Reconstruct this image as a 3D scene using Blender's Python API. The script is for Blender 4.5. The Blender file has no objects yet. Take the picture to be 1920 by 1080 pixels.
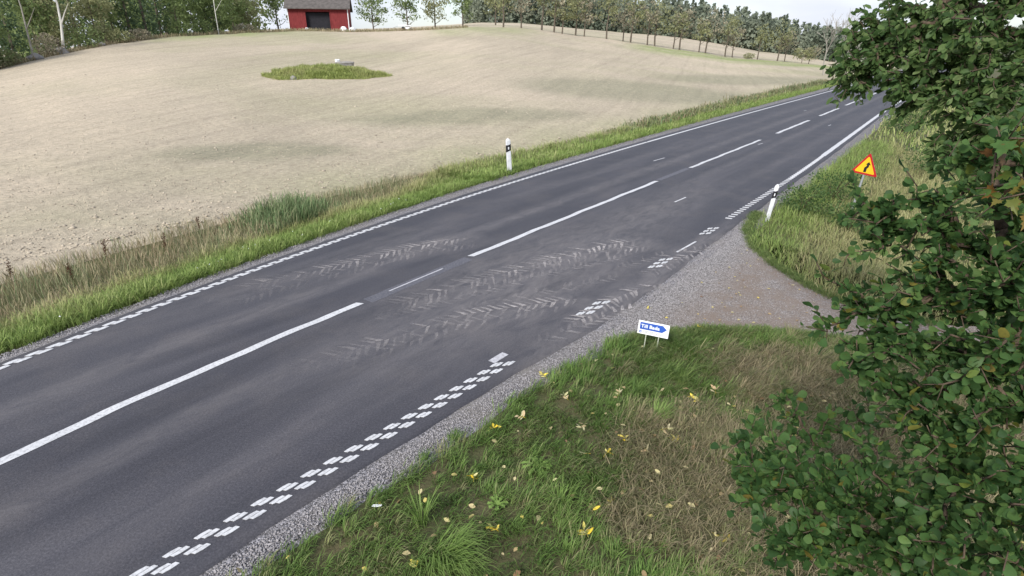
import bpy, bmesh, math, random
import numpy as np
from mathutils import Vector, Matrix, Euler

random.seed(7)
rng = np.random.default_rng(11)
SC = bpy.context.scene
COL = SC.collection

# ---------------------------------------------------------------- camera, sky, sun, exposure
cam_data = bpy.data.cameras.new("camera")
cam_data.sensor_fit = 'HORIZONTAL'; cam_data.sensor_width = 36.0
cam_data.lens = 36.0 * 1065 / 1920
cam_data.clip_start = 0.05; cam_data.clip_end = 3000
cam = bpy.data.objects.new("camera", cam_data); COL.objects.link(cam)
cam.location = (0, 0, 4.3); cam.rotation_euler = (math.radians(90 - 22.9), 0, 0)
SC.camera = cam

SUN_AZ, SUN_EL = math.radians(-150), math.radians(36)
world = bpy.data.worlds.new("World"); SC.world = world; world.use_nodes = True
nt = world.node_tree; nt.nodes.clear()
w_out = nt.nodes.new('ShaderNodeOutputWorld'); w_bg = nt.nodes.new('ShaderNodeBackground')
w_sky = nt.nodes.new('ShaderNodeTexSky'); w_sky.sky_type = 'NISHITA'; w_sky.sun_disc = False
w_sky.sun_elevation = SUN_EL; w_sky.sun_rotation = SUN_AZ
w_tc = nt.nodes.new('ShaderNodeTexCoord'); w_map = nt.nodes.new('ShaderNodeMapping'); w_map.inputs['Scale'].default_value = (1, 1, 3.5)
w_noise = nt.nodes.new('ShaderNodeTexNoise'); w_noise.inputs['Scale'].default_value = 2.6; w_noise.inputs['Detail'].default_value = 7; w_noise.inputs['Roughness'].default_value = .55
w_ramp = nt.nodes.new('ShaderNodeValToRGB')
w_ramp.color_ramp.elements[0].position = .36; w_ramp.color_ramp.elements[0].color = (.35, .35, .35, 1)
w_ramp.color_ramp.elements[1].position = .60; w_ramp.color_ramp.elements[1].color = (.97, .97, .97, 1)
w_noise2 = nt.nodes.new('ShaderNodeTexNoise'); w_noise2.inputs['Scale'].default_value = 4.2; w_noise2.inputs['Detail'].default_value = 6
w_ramp2 = nt.nodes.new('ShaderNodeValToRGB')
w_ramp2.color_ramp.elements[0].position = .33; w_ramp2.color_ramp.elements[0].color = (3.9, 4.25, 5.1, 1)
w_ramp2.color_ramp.elements[1].position = .68; w_ramp2.color_ramp.elements[1].color = (5.5, 5.65, 6.1, 1)
w_mix = nt.nodes.new('ShaderNodeMixRGB')
L_ = nt.links.new
L_(w_tc.outputs['Generated'], w_map.inputs['Vector']); L_(w_map.outputs['Vector'], w_noise.inputs['Vector']); L_(w_map.outputs['Vector'], w_noise2.inputs['Vector'])
L_(w_noise.outputs['Fac'], w_ramp.inputs['Fac']); L_(w_noise2.outputs['Fac'], w_ramp2.inputs['Fac'])
L_(w_ramp.outputs['Color'], w_mix.inputs['Fac']); L_(w_sky.outputs['Color'], w_mix.inputs['Color1']); L_(w_ramp2.outputs['Color'], w_mix.inputs['Color2'])
L_(w_mix.outputs['Color'], w_bg.inputs['Color']); w_bg.inputs['Strength'].default_value = 0.1
L_(w_bg.outputs['Background'], w_out.inputs['Surface'])

sun_data = bpy.data.lights.new("sun", 'SUN'); sun_data.energy = 2.8; sun_data.angle = math.radians(16); sun_data.color = (1, .95, .88)
sun = bpy.data.objects.new("sun", sun_data); COL.objects.link(sun)
_d = Vector((math.sin(SUN_AZ) * math.cos(SUN_EL), math.cos(SUN_AZ) * math.cos(SUN_EL), math.sin(SUN_EL)))
sun.rotation_euler = _d.to_track_quat('Z', 'Y').to_euler()

SC.view_settings.view_transform = 'Standard'; SC.view_settings.look = 'None'; SC.view_settings.gamma = 1
SC.view_settings.use_curve_mapping = False
SC.view_settings.exposure = 0.85
SC.render.engine = 'CYCLES'
SC.cycles.max_bounces = 6; SC.cycles.transparent_max_bounces = 8; SC.cycles.use_denoising = True

# ---------------------------------------------------------------- the lie of the land
# The camera pole stands at the origin. The road runs along u; s is the distance along it, l the offset to its right.
RA = 0.657
UX, UY = math.sin(RA), math.cos(RA)
NX, NY = math.cos(RA), -math.sin(RA)
CAM_H = 4.3

def table(pts):
    k = np.array([p[0] for p in pts], float); v = np.array([p[1] for p in pts], float)
    return lambda s: np.interp(s, k, v)

def smooth_table(pts, lo, hi, w):
    f = table(pts); xs = np.linspace(lo, hi, 1600); off = np.linspace(-1, 1, 25)
    ys = np.mean([f(xs + o * w * np.clip((np.abs(xs) + 2) / 12, .25, 2)) for o in off], axis=0)
    return lambda s: np.interp(s, xs, ys)

S0, S1 = -14.0, 260.0
l_left = smooth_table([(-14, -8.6), (-3, -9.6), (1.1, -10.28), (3.5, -10.79), (6.5, -11.23), (10.45, -11.63), (15.2, -11.97), (26, -12.28), (43, -12.45), (70, -12.4), (300, -12.4)], S0, S1, 3)
l_mid = smooth_table([(-14, -7.2), (-3, -7.55), (0.5, -7.7), (1.65, -7.84), (3.1, -7.93), (9, -8.07), (20, -8.08), (34, -8.02), (60, -8.05), (300, -8.1)], S0, S1, 3)
l_right = smooth_table([(-14, -5.2), (-3, -4.95), (0.93, -4.79), (2, -4.74), (3.35, -4.66), (5.7, -4.55), (8.2, -4.47), (11, -4.52), (14, -4.52), (23, -4.45), (36, -4.68), (49, -4.92), (80, -5), (300, -5)], S0, S1, 2)
a_left = lambda s: l_left(s) - np.interp(s, [0, 20, 60], [0.20, 0.34, 0.5])
a_right = smooth_table([(-14, -4.85), (-3, -4.65), (1.26, -4.44), (3.0, -4.38), (4.2, -4.34), (5.8, -4.24), (7.4, -4.04), (10.3, -3.99), (12, -4.08), (13.5, -4.14), (14.6, -4.13), (17.6, -4.15), (28.5, -4.25), (46, -4.6), (80, -4.7), (300, -4.7)], S0, S1, 2)
g_left = smooth_table([(-14, -9.6), (-3, -10.3), (1.2, -10.8), (3.8, -11.45), (8, -12.1), (12.1, -12.6), (17, -13.0), (36.6, -13.5), (84, -14), (300, -14)], S0, S1, 3)
g_right = smooth_table([(-14, -4.4), (-3, -4.3), (1.42, -4.14), (3.26, -4.02), (4.5, -3.95), (5.9, -3.88), (6.8, -3.75), (7.7, -3.56), (14, -3.7), (17, -3.8), (30, -3.85), (46, -4.15), (80, -4.2), (300, -4.2)], S0, S1, 2)
m_left = smooth_table([(-14, -11.8), (-3, -12.0), (1.5, -12.35), (3.2, -12.6), (6.35, -13.5), (11, -14.0), (19, -14.7), (34, -15.3), (60, -15.9), (300, -16)], S0, S1, 3)
f_left = smooth_table([(-14, -14.3), (-3, -14.5), (2.1, -14.8), (3.6, -15.0), (7, -15.5), (9, -15.8), (12.4, -15.8), (20, -15.9), (33, -16.0), (57, -16.6), (300, -17)], S0, S1, 3)

def to_sl(x, y): return x * UX + y * UY, x * NX + y * NY
def to_xy(s, l): return s * UX + l * NX, s * UY + l * NY
def sstep(a, b, x):
    t = np.clip((x - a) / (b - a), 0, 1); return t * t * (3 - 2 * t)

def bumps(x, y, k):
    return (np.sin(x * k * 1.3 + 0.7 * np.sin(y * k * .9)) * np.cos(y * k * 1.1 + 1.3 + .6 * np.sin(x * k * .7)) + .5 * np.sin(x * k * 2.9 + 2) * np.cos(y * k * 3.1))

AZ = np.radians(np.array([-180., -75, -45, -40.1, -36.8, -33.3, -29.9, -25.6, -19.3, -12.6, -7.8, -2.9, .7, 2.7, 5.8, 8.6, 10.8, 13, 15.2, 17.5, 19.6, 22, 24.2, 26.1, 27.7, 31, 60, 180]))
ETOP = np.array([-.05, -.05, -.038, -.0246, -.0089, .0034, .0124, .0186, .0239, .0232, .0266, .0315, .0300, .0263, .0182, .0134, .0079, .0024, -.0030, -.0078, -.0135, -.0163, -.0195, -.0216, -.0249, -.027, -.028, -.05])
DTOP = np.array([60., 70, 72, 78, 83, 88, 94, 101, 110, 112, 114, 118, 122, 125, 128, 130, 134, 138, 143, 149, 155, 161, 167, 173, 178, 195, 220, 60])
EFAR = np.array([-.03, -.03, -.028, -.018, -.003, .008, .016, .022, .027, .028, .032, .0375, .037, .034, .029, .025, .0215, .019, .0150, .0090, .0030, -.0050, -.0090, -.0140, -.0190, -.021, -.022, -.03])
FARR = 300.0

def z_field(x, y):
    x = np.asarray(x, float); y = np.asarray(y, float)
    r = np.hypot(x, y); az = np.arctan2(x, y)
    D = np.interp(az, AZ, DTOP); eT = np.interp(az, AZ, ETOP); eF = np.interp(az, AZ, EFAR)
    k = np.sin(az) * NX + np.cos(az) * NY
    r0 = np.where(k < -.02, -15.8 / np.minimum(k, -.02), 400.); r0 = np.minimum(r0, D * .7)
    zT = CAM_H + D * eT
    t = np.clip((r - r0) / (D - r0), 0, 1)
    z = -.12 + (zT + .12) * (t ** 1.25)
    t2 = np.clip((r - D) / (FARR - D), 0, 1)
    z = z + np.where(r > D, (CAM_H + FARR * eF - zT) * t2, 0)
    z = z + .05 * bumps(x, y, .35) * np.clip((r - r0) / 10, 0, 1)
    s, l = to_sl(x, y)
    dl = f_left(s) - l
    w = sstep(-.2, .9, dl)
    return -0.8 * (1 - w) + z * w

def z_left(s, l):
    """cross-section of the verge on the field side: gravel edge, slope, shallow ditch, field edge"""
    g, m, f = g_left(s), m_left(s), f_left(s)
    z = np.where(l > g, -.03, np.where(l > m, -.05 - .22 * sstep(0, 1, (g - l) / np.maximum(g - m, .1)), -.27 + .12 * np.clip((m - l) / np.maximum(m - f, .1), 0, 1)))
    return np.where(l < f, -.15 - .6 * np.clip((f - l) / 1.2, 0, 1), z)

def z_right(x, y):
    s, l = to_sl(np.asarray(x, float), np.asarray(y, float))
    d = l - g_right(s)
    z = -.035 + .02 * bumps(x, y, 2.1) * sstep(.1, .6, d) - .45 * sstep(.7, 3.2, d) * sstep(12.5, 16, s)
    z = z + .10 * sstep(.5, 2.0, d) * (1 - sstep(5.5, 7.5, s)) - .06 * sstep(2, 8, d)
    return z


# ---------------------------------------------------------------- helpers
def mesh_np(name, V, faces):
    """mesh from a vertex array and a list of (n,k) index arrays"""
    me = bpy.data.meshes.new(name)
    V = np.asarray(V, np.float32); me.vertices.add(len(V)); me.vertices.foreach_set('co', V.ravel())
    faces = [np.asarray(f, np.int32) for f in faces if len(f)]
    loops = np.concatenate([f.ravel() for f in faces]); tot = np.concatenate([np.full(len(f), f.shape[1], np.int32) for f in faces])
    start = np.concatenate([[0], np.cumsum(tot)[:-1]]).astype(np.int32)
    me.loops.add(len(loops)); me.loops.foreach_set('vertex_index', loops)
    me.polygons.add(len(tot)); me.polygons.foreach_set('loop_start', start); me.polygons.foreach_set('loop_total', tot)
    me.update(calc_edges=True); me.validate()
    return me

def attr(me, name, vals):
    a = me.attributes.new(name, 'FLOAT', 'POINT'); a.data.foreach_set('value', np.asarray(vals, np.float32))

def smooth(me):
    me.polygons.foreach_set('use_smooth', np.ones(len(me.polygons), bool))

def obj(name, me, mat=None, parent=None, loc=None):
    o = bpy.data.objects.new(name, me); COL.objects.link(o)
    if mat is not None and me is not None and len(me.materials) == 0: me.materials.append(mat)
    if parent is not None: o.parent = parent
    if loc is not None: o.location = loc
    return o

def tag(o, label=None, cat=None, group=None, kind=None):
    if label: o['label'] = label
    if cat: o['category'] = cat
    if group: o['group'] = group
    if kind: o['kind'] = kind
    return o

def thing(name, label, cat, loc, rz=0, group=None):
    o = bpy.data.objects.new(name, None); COL.objects.link(o); o.empty_display_size = .2
    o.location = loc; o.rotation_euler = (0, 0, rz)
    return tag(o, label, cat, group)

class MB:
    """collects simple solids into one mesh"""
    def __init__(s): s.v = []; s.f = []
    def add(s, V, F):
        n = len(s.v); s.v += [tuple(p) for p in V]; s.f += [tuple(i + n for i in q) for q in F]
    def box(s, c, d, M=None):
        x, y, z = [k / 2 for k in d]
        V = [Vector((a * x, b * y, e * z)) for a, b, e in ((-1, -1, -1), (1, -1, -1), (1, 1, -1), (-1, 1, -1), (-1, -1, 1), (1, -1, 1), (1, 1, 1), (-1, 1, 1))]
        if M is not None: V = [M @ p for p in V]
        s.add([p + Vector(c) for p in V], [(0, 3, 2, 1), (4, 5, 6, 7), (0, 1, 5, 4), (1, 2, 6, 5), (2, 3, 7, 6), (3, 0, 4, 7)])
    def prism(s, poly, z0, z1, M=None):
        n = len(poly); V = [Vector((x, y, z0)) for x, y in poly] + [Vector((x, y, z1)) for x, y in poly]
        if M is not None: V = [M @ p for p in V]
        s.add(V, [tuple(range(n - 1, -1, -1)), tuple(range(n, 2 * n))] + [(i, (i + 1) % n, n + (i + 1) % n, n + i) for i in range(n)])
    def tube(s, pts, rad, k=6):
        pts = [Vector(p) for p in pts]; rings = []
        for i, p in enumerate(pts):
            d = (pts[min(i + 1, len(pts) - 1)] - pts[max(i - 1, 0)]).normalized()
            a = d.cross(Vector((0, 0, 1)) if abs(d.z) < .9 else Vector((1, 0, 0))).normalized(); b = d.cross(a)
            r = rad[i] if hasattr(rad, '__len__') else rad
            rings.append([p + a * r * math.cos(2 * math.pi * j / k) + b * r * math.sin(2 * math.pi * j / k) for j in range(k)])
        V = [p for q in rings for p in q]; F = []
        for i in range(len(pts) - 1):
            for j in range(k):
                F.append((i * k + j, i * k + (j + 1) % k, (i + 1) * k + (j + 1) % k, (i + 1) * k + j))
        F.append(tuple(range(k - 1, -1, -1))); F.append(tuple((len(pts) - 1) * k + j for j in range(k)))
        s.add(V, F)
    def mesh(s, name):
        me = bpy.data.meshes.new(name); me.from_pydata(s.v, [], s.f); me.update(); return me

def bevel(me, w, seg=2):
    bm = bmesh.new(); bm.from_mesh(me)
    bmesh.ops.bevel(bm, geom=bm.edges[:], offset=w, segments=seg, affect='EDGES', clamp_overlap=True)
    bm.to_mesh(me); bm.free(); return me

def in_poly(x, y, poly):
    x = np.asarray(x); y = np.asarray(y); c = np.zeros(x.shape, bool); n = len(poly)
    for i in range(n):
        x1, y1 = poly[i]; x2, y2 = poly[i - 1]
        if y1 == y2: continue
        c ^= ((y1 > y) != (y2 > y)) & (x < (x2 - x1) * (y - y1) / (y2 - y1) + x1)
    return c

# ---------------------------------------------------------------- materials
class Mat:
    def __init__(s, name):
        s.m = bpy.data.materials.new(name); s.m.use_nodes = True; s.t = s.m.node_tree; s.t.nodes.clear()
        s.out = s.t.nodes.new('ShaderNodeOutputMaterial'); s.b = s.t.nodes.new('ShaderNodeBsdfPrincipled')
        s.t.links.new(s.b.outputs[0], s.out.inputs[0]); s.b.inputs['Specular IOR Level'].default_value = .3
        s.b.inputs['Roughness'].default_value = .8
    def n(s, t, **kw):
        q = s.t.nodes.new('ShaderNode' + t)
        for k, v in kw.items():
            if k in q.inputs: q.inputs[k].default_value = v
            else: setattr(q, k, v)
        return q
    def l(s, a, b): s.t.links.new(a, b)
    def pos(s): return s.n('NewGeometry').outputs['Position']
    def noise(s, scale, detail=4, rough=.55, vec=None, dist=0.):
        q = s.n('TexNoise'); q.inputs['Scale'].default_value = scale; q.inputs['Detail'].default_value = detail; q.inputs['Roughness'].default_value = rough; q.inputs['Distortion'].default_value = dist
        s.l(vec if vec is not None else s.pos(), q.inputs['Vector']); return q.outputs['Fac']
    def vor(s, scale, vec=None, feature='F1', out='Distance'):
        q = s.n('TexVoronoi'); q.feature = feature; q.inputs['Scale'].default_value = scale
        s.l(vec if vec is not None else s.pos(), q.inputs['Vector']); return q.outputs[out]
    def scale(s, v, sc):
        q = s.n('Mapping'); q.inputs['Scale'].default_value = sc; s.l(v, q.inputs['Vector']); return q.outputs[0]
    def ramp(s, f, stops):
        q = s.n('ValToRGB'); e = q.color_ramp.elements
        while len(e) < len(stops): e.new(.5)
        for i, (p, c) in enumerate(stops):
            e[i].position = p; e[i].color = (c if hasattr(c, '__len__') else (c, c, c)) + (1,) if not (hasattr(c, '__len__') and len(c) == 4) else c
        s.l(f, q.inputs['Fac']); return q.outputs['Color']
    def mix(s, f, a, b, mode='MIX'):
        q = s.n('MixRGB'); q.blend_type = mode
        for v, i in ((f, 0), (a, 1), (b, 2)):
            if hasattr(v, 'is_output'): s.l(v, q.inputs[i])
            else: q.inputs[i].default_value = v if i == 0 else tuple(v) + (1,)
        return q.outputs[0]
    def math(s, op, a, b=0.):
        q = s.n('Math'); q.operation = op
        for v, i in ((a, 0), (b, 1)):
            if hasattr(v, 'is_output'): s.l(v, q.inputs[i])
            else: q.inputs[i].default_value = v
        return q.outputs[0]
    def attr(s, name): 
        q = s.n('Attribute'); q.attribute_name = name; return q.outputs['Fac']
    def color(s, c):
        if hasattr(c, 'is_output'): s.l(c, s.b.inputs['Base Color'])
        else: s.b.inputs['Base Color'].default_value = tuple(c) + (1,)
        return s
    def bump(s, h, strength, dist):
        q = s.n('Bump'); q.inputs['Strength'].default_value = strength; q.inputs['Distance'].default_value = dist
        s.l(h, q.inputs['Height']); s.l(q.outputs[0], s.b.inputs['Normal']); return s
    def rough(s, r):
        if hasattr(r, 'is_output'): s.l(r, s.b.inputs['Roughness'])
        else: s.b.inputs['Roughness'].default_value = r
        return s
    def translucent(s, col, fac):
        t = s.n('BsdfTranslucent'); mx = s.n('MixShader'); mx.inputs[0].default_value = fac
        if hasattr(col, 'is_output'): s.l(col, t.inputs[0])
        else: t.inputs[0].default_value = tuple(col) + (1,)
        s.l(s.b.outputs[0], mx.inputs[1]); s.l(t.outputs[0], mx.inputs[2]); s.l(mx.outputs[0], s.out.inputs[0]); return s
    def alpha(s, a): s.l(a, s.b.inputs['Alpha']); return s

def plain(name, c, r=.6, var=.12, sc=6., spec=.3):
    m = Mat(name); f = m.noise(sc, 5); d = tuple(k * (1 - var) for k in c); e = tuple(min(1, k * (1 + var)) for k in c)
    m.color(m.ramp(f, [(.3, d), (.7, e)])).rough(r); m.b.inputs['Specular IOR Level'].default_value = spec
    return m.m

def mat_asphalt():
    m = Mat('asphalt'); p = m.pos(); uv = m.n('UVMap').outputs[0]
    st = m.scale(uv, (1, .10, 1))
    lanes = m.noise(1.6, 5, .6, st, .6)                       # long smears of wear along the lanes
    base = m.ramp(lanes, [(.33, (.041, .041, .051)), (.5, (.056, .056, .068)), (.68, (.078, .077, .090))])
    blot = m.noise(.8, 6, .65)
    base = m.mix(m.ramp(blot, [(.48, 0.), (.75, .45)]), base, (.105, .096, .098))
    fine = m.noise(38, 5, .8)
    base = m.mix(.85, base, m.ramp(fine, [(.25, (.35, .35, .37)), (.5, (.9, .9, .9)), (.78, (1.9, 1.85, 1.8))]), 'MULTIPLY')
    dirt = m.attr('dust')
    dn = m.noise(2.6, 8, .78, m.scale(uv, (1.6, .55, 1)), .8)
    base = m.mix(m.math('MULTIPLY', dirt, m.ramp(dn, [(.32, .05), (.66, 1.)])), base, (.205, .190, .190))
    m.color(base).rough(m.ramp(lanes, [(.3, .62), (.7, .78)]))
    m.b.inputs['Specular IOR Level'].default_value = .35
    hb = m.mix(.5, m.vor(70), fine)
    return m.bump(hb, .55, .006).m

def mat_gravel(name, tone, brown, bfac):
    m = Mat(name); cell = m.vor(58, out='Color'); d = m.vor(58)
    g = m.n('RGBToBW'); m.l(cell, g.inputs[0])
    c = m.ramp(g.outputs[0], [(.12, tuple(k * .28 for k in tone)), (.5, tone), (.88, tuple(min(.8, k * 2.2) for k in tone))])
    bn = m.ramp(m.noise(1.1, 5, .6), [(.42 - bfac * .3, 0.), (.72 - bfac * .25, .85)])
    if bfac > 0:                                                   # packed soil takes over away from the road
        dt = m.n('VectorMath'); dt.operation = 'DOT_PRODUCT'; m.l(m.pos(), dt.inputs[0]); dt.inputs[1].default_value = (NX, NY, 0)
        mr = m.n('MapRange'); mr.inputs[1].default_value = -3.75; mr.inputs[2].default_value = -2.7; m.l(dt.outputs['Value'], mr.inputs[0])
        bn = m.mix(1., m.ramp(m.noise(1.6, 6, .7), [(.30, .25), (.58, .95)]), mr.outputs[0], 'MULTIPLY')
    c = m.mix(bn, c, brown)
    c = m.mix(.5, c, m.ramp(d, [(.0, (1.25, 1.25, 1.25)), (.55, (.55, .55, .55))]), 'MULTIPLY')
    m.color(c).rough(.9)
    return m.bump(m.ramp(d, [(0., 1.), (.6, 0.)]), .8, .02).m

def mat_field():
    m = Mat('harrowed_soil'); p = m.pos()
    rot = m.n('Mapping'); rot.inputs['Rotation'].default_value = (0, 0, RA - .35); m.l(p, rot.inputs['Vector']); pv = rot.outputs[0]
    rows = m.noise(1.1, 5, .65, m.scale(pv, (1.3, .12, 1)))     # drilled rows
    big = m.noise(.045, 4, .55, m.scale(p, (1, .55, 1)), .8)
    c = m.ramp(big, [(.34, (.385, .338, .265)), (.48, (.440, .385, .303)), (.62, (.490, .425, .335))])
    gr = m.noise(.03, 4, .6, m.scale(p, (.7, 1, 1)), 1.2)
    c = m.mix(m.ramp(gr, [(.46, 0.), (.68, .5)]), c, (.325, .330, .200))
    c = m.mix(m.attr('green'), c, (.255, .305, .130))
    c = m.mix(m.attr('dark'), c, (.265, .258, .185))
    c = m.mix(.35, c, m.ramp(rows, [(.3, (.72, .72, .72)), (.7, (1.22, 1.2, 1.18))]), 'MULTIPLY')
    fine = m.noise(5.5, 6, .75)
    c = m.mix(.75, c, m.ramp(fine, [(.28, (.55, .54, .52)), (.5, (1., 1., 1.)), (.74, (1.42, 1.38, 1.3))]), 'MULTIPLY')
    mid = m.noise(1.5, 5, .7)
    c = m.mix(.32, c, m.ramp(mid, [(.3, (.72, .71, .70)), (.5, (1., 1., 1.)), (.72, (1.25, 1.22, 1.18))]), 'MULTIPLY')
    straw = m.vor(1.7); c = m.mix(m.ramp(straw, [(.05, .6), (.12, 0.)]), c, (.62, .55, .44))
    wv = m.n('TexWave'); wv.inputs['Scale'].default_value = .10; wv.inputs['Distortion'].default_value = 1.2; wv.inputs['Detail'].default_value = 2; wv.bands_direction = 'X'; m.l(pv, wv.inputs['Vector'])
    c = m.mix(.3, c, m.ramp(wv.outputs['Fac'], [(.0, (.82, .82, .81)), (.06, (1., 1., 1.)), (1., (1.04, 1.04, 1.03))]), 'MULTIPLY')
    m.color(c).rough(.95); m.b.inputs['Specular IOR Level'].default_value = .1
    return m.bump(m.mix(.5, fine, m.noise(18, 4, .7)), .9, .12).m

def mat_soil(name, a, b, sc=3.):
    m = Mat(name); f = m.noise(sc, 6, .7); c = m.ramp(f, [(.3, a), (.7, b)])
    c = m.mix(.6, c, m.ramp(m.noise(30, 4, .7), [(.3, (.5, .5, .5)), (.7, (1.3, 1.3, 1.3))]), 'MULTIPLY')
    return m.color(c).rough(.95).bump(m.noise(25, 5, .7), .8, .03).m

def mat_grass(name, g0, g1, dry0, dry1):
    m = Mat(name); t = m.attr('tint'); d = m.attr('dry')
    c = m.mix(d, m.ramp(t, [(0., g0), (1., g1)]), m.ramp(t, [(0., dry0), (1., dry1)]))
    m.color(c).rough(.6); m.b.inputs['Specular IOR Level'].default_value = .25
    return m.translucent(c, .28).m

def mat_leaf(name, stops, spot=None, tr=.3, rough=.5):
    m = Mat(name); oi = m.n('ObjectInfo').outputs['Random']; t = m.math('ADD', m.attr('tint'), 0.)
    f = m.math('FRACT', m.math('ADD', t, oi))
    c = m.ramp(f, stops)
    c = m.mix(.5, c, m.ramp(m.noise(38, 4, .6), [(.3, (.72, .74, .7)), (.7, (1.2, 1.2, 1.15))]), 'MULTIPLY')
    if spot: c = m.mix(m.ramp(m.noise(55, 3), [(.60, 0.), (.68, .7)]), c, spot)
    m.color(c).rough(rough); m.b.inputs['Specular IOR Level'].default_value = .22
    return m.translucent(c, tr).m

def mat_foliage(name, stops, tr=.25):
    m = Mat(name); c = m.ramp(m.attr('tint'), stops); m.color(c).rough(.75); m.b.inputs['Specular IOR Level'].default_value = .15
    return m.translucent(c, tr).m

def mat_bark(name, a, b, sc=9.):
    m = Mat(name); p = m.scale(m.pos(), (1, 1, .3)); f = m.noise(sc, 6, .7, p)
    return m.color(m.ramp(f, [(.35, a), (.65, b)])).rough(.9).bump(f, .6, .02).m

def mat_paint(name, c, wear=.35):
    m = Mat(name); f = m.noise(26, 5, .7); g = m.noise(3.2, 4)
    col = m.mix(m.ramp(f, [(.46, 0.), (.70, wear)]), m.ramp(g, [(.3, tuple(k * .86 for k in c)), (.7, c)]), (.20, .20, .21))
    return m.color(col).rough(.6).bump(f, .3, .003).m

M = dict(
    asphalt=mat_asphalt(),
    gravel=mat_gravel('roadside_gravel', (.195, .19, .205), (.26, .24, .22), .0),
    drive=mat_gravel('driveway_gravel', (.270, .258, .258), (.265, .212, .176), .55),
    field=mat_field(),
    verge=mat_soil('verge_soil', (.070, .095, .028), (.150, .145, .065)),
    bank=mat_soil('bank_soil', (.055, .075, .026), (.125, .105, .058), 1.6),
    grass=mat_grass('verge_grass', (.095, .165, .035), (.300, .400, .115), (.30, .27, .13), (.54, .47, .28)),
    bankgrass=mat_grass('bank_grass', (.045, .105, .020), (.205, .315, .080), (.105, .090, .052), (.370, .310, .190)),
    reed=mat_grass('reed_grass', (.085, .150, .060), (.200, .300, .130), (.24, .19, .115), (.50, .41, .28)),
    islandgrass=mat_grass('island_grass', (.150, .210, .055), (.330, .390, .120), (.30, .26, .12), (.50, .43, .24)),
    paint=mat_paint('white_road_paint', (.60, .61, .635), .7),
    oldpaint=mat_paint('worn_road_paint', (.50, .50, .54), .9),
    rubbed=mat_paint('rubbed_road_paint', (.088, .088, .108), .7),
    dock=plain('dried_dock', (.085, .045, .028), .9, .4, 30, .1),
    stone=plain('pebble_stone', (.27, .26, .27), .9, .5, 40, .2),
    clod=plain('soil_clod', (.40, .35, .28), .95, .4, 3, .1),
    rock=plain('field_rock', (.25, .24, .23), .9, .35, 2, .1),
    plastic=plain('white_plastic', (.55, .57, .60), .45, .16, 7),
    black=plain('black_plastic', (.012, .012, .016), .45, .1, 9),
    reflector=plain('reflector', (.60, .62, .66), .2, .08, 80, .6),
    signwhite=plain('sign_white', (.80, .82, .85), .4, .05, 5),
    signblue=plain('sign_blue', (.030, .095, .42), .45, .08, 5),
    signgrey=plain('sign_print_grey', (.16, .18, .22), .5, .1, 5),
    yellow=plain('sign_yellow', (.66, .42, .015), .45, .06, 5),
    red=plain('sign_red', (.40, .012, .018), .45, .08, 5),
    steel=plain('galvanised_steel', (.26, .28, .29), .45, .12, 20, .5),
    stake=plain('pale_stake', (.48, .52, .42), .6, .1, 20),
    barnred=mat_bark('red_barn_boards', (.13, .020, .022), (.20, .034, .036), 5.),
    roof=plain('barn_roof', (.10, .09, .085), .8, .3, 2),
    dark=plain('painted_interior_shade', (.018, .018, .024), .9, .2, 2),
    bark=mat_bark('bark', (.055, .045, .036), (.16, .135, .105)),
    twig=mat_bark('twig_bark', (.045, .032, .024), (.11, .080, .055), 30),
    birch=mat_bark('birch_bark', (.50, .49, .46), (.75, .74, .70), 3.),
    greybark=mat_bark('grey_bark', (.20, .19, .17), (.36, .34, .31), 5.),
)
M['alder'] = mat_leaf('alder_leaf', [(0., (.036, .082, .028)), (.4, (.060, .128, .040)), (.75, (.090, .172, .052)), (.965, (.135, .225, .068)), (.985, (.17, .21, .04)), (1., (.24, .19, .05))], (.10, .09, .03), .5)
M['sallow'] = mat_leaf('sallow_leaf', [(0., (.048, .094, .032)), (.4, (.082, .148, .048)), (.8, (.138, .212, .072)), (1., (.195, .258, .110))], None, .5)
M['maple'] = mat_leaf('maple_leaf', [(0., (.05, .11, .03)), (.35, (.07, .13, .03)), (.6, (.13, .14, .03)), (.75, (.17, .085, .025)), (.88, (.11, .055, .03)), (1., (.20, .15, .09))], (.14, .06, .02))
M['yellowleaf'] = mat_leaf('yellow_leaf', [(0., (.68, .47, .03)), (.45, (.74, .58, .08)), (.8, (.66, .58, .18)), (1., (.62, .58, .32))], None, .15, .5)
M['paleleaf'] = mat_leaf('pale_leaf', [(0., (.58, .55, .30)), (.5, (.62, .56, .36)), (1., (.50, .34, .20))], None, .15, .5)
M['litter'] = mat_leaf('litter_leaf', [(0., (.24, .14, .08)), (.3, (.42, .32, .17)), (.7, (.58, .52, .30)), (1., (.64, .52, .12))], None, .15, .6)
M['fol_dark'] = mat_foliage('conifer_foliage', [(0., (.045, .080, .045)), (1., (.115, .165, .085))], .4)
M['fol_mid'] = mat_foliage('broadleaf_foliage', [(0., (.085, .130, .050)), (1., (.290, .360, .150))], .4)
M['fol_olive'] = mat_foliage('olive_foliage', [(0., (.130, .145, .065)), (1., (.400, .410, .225))], .4)
M['fol_brown'] = mat_foliage('autumn_foliage', [(0., (.185, .165, .115)), (1., (.480, .440, .325))], .4)
M['fol_far'] = mat_foliage('far_foliage', [(0., (.120, .155, .115)), (1., (.310, .345, .265))], .4)

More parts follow.
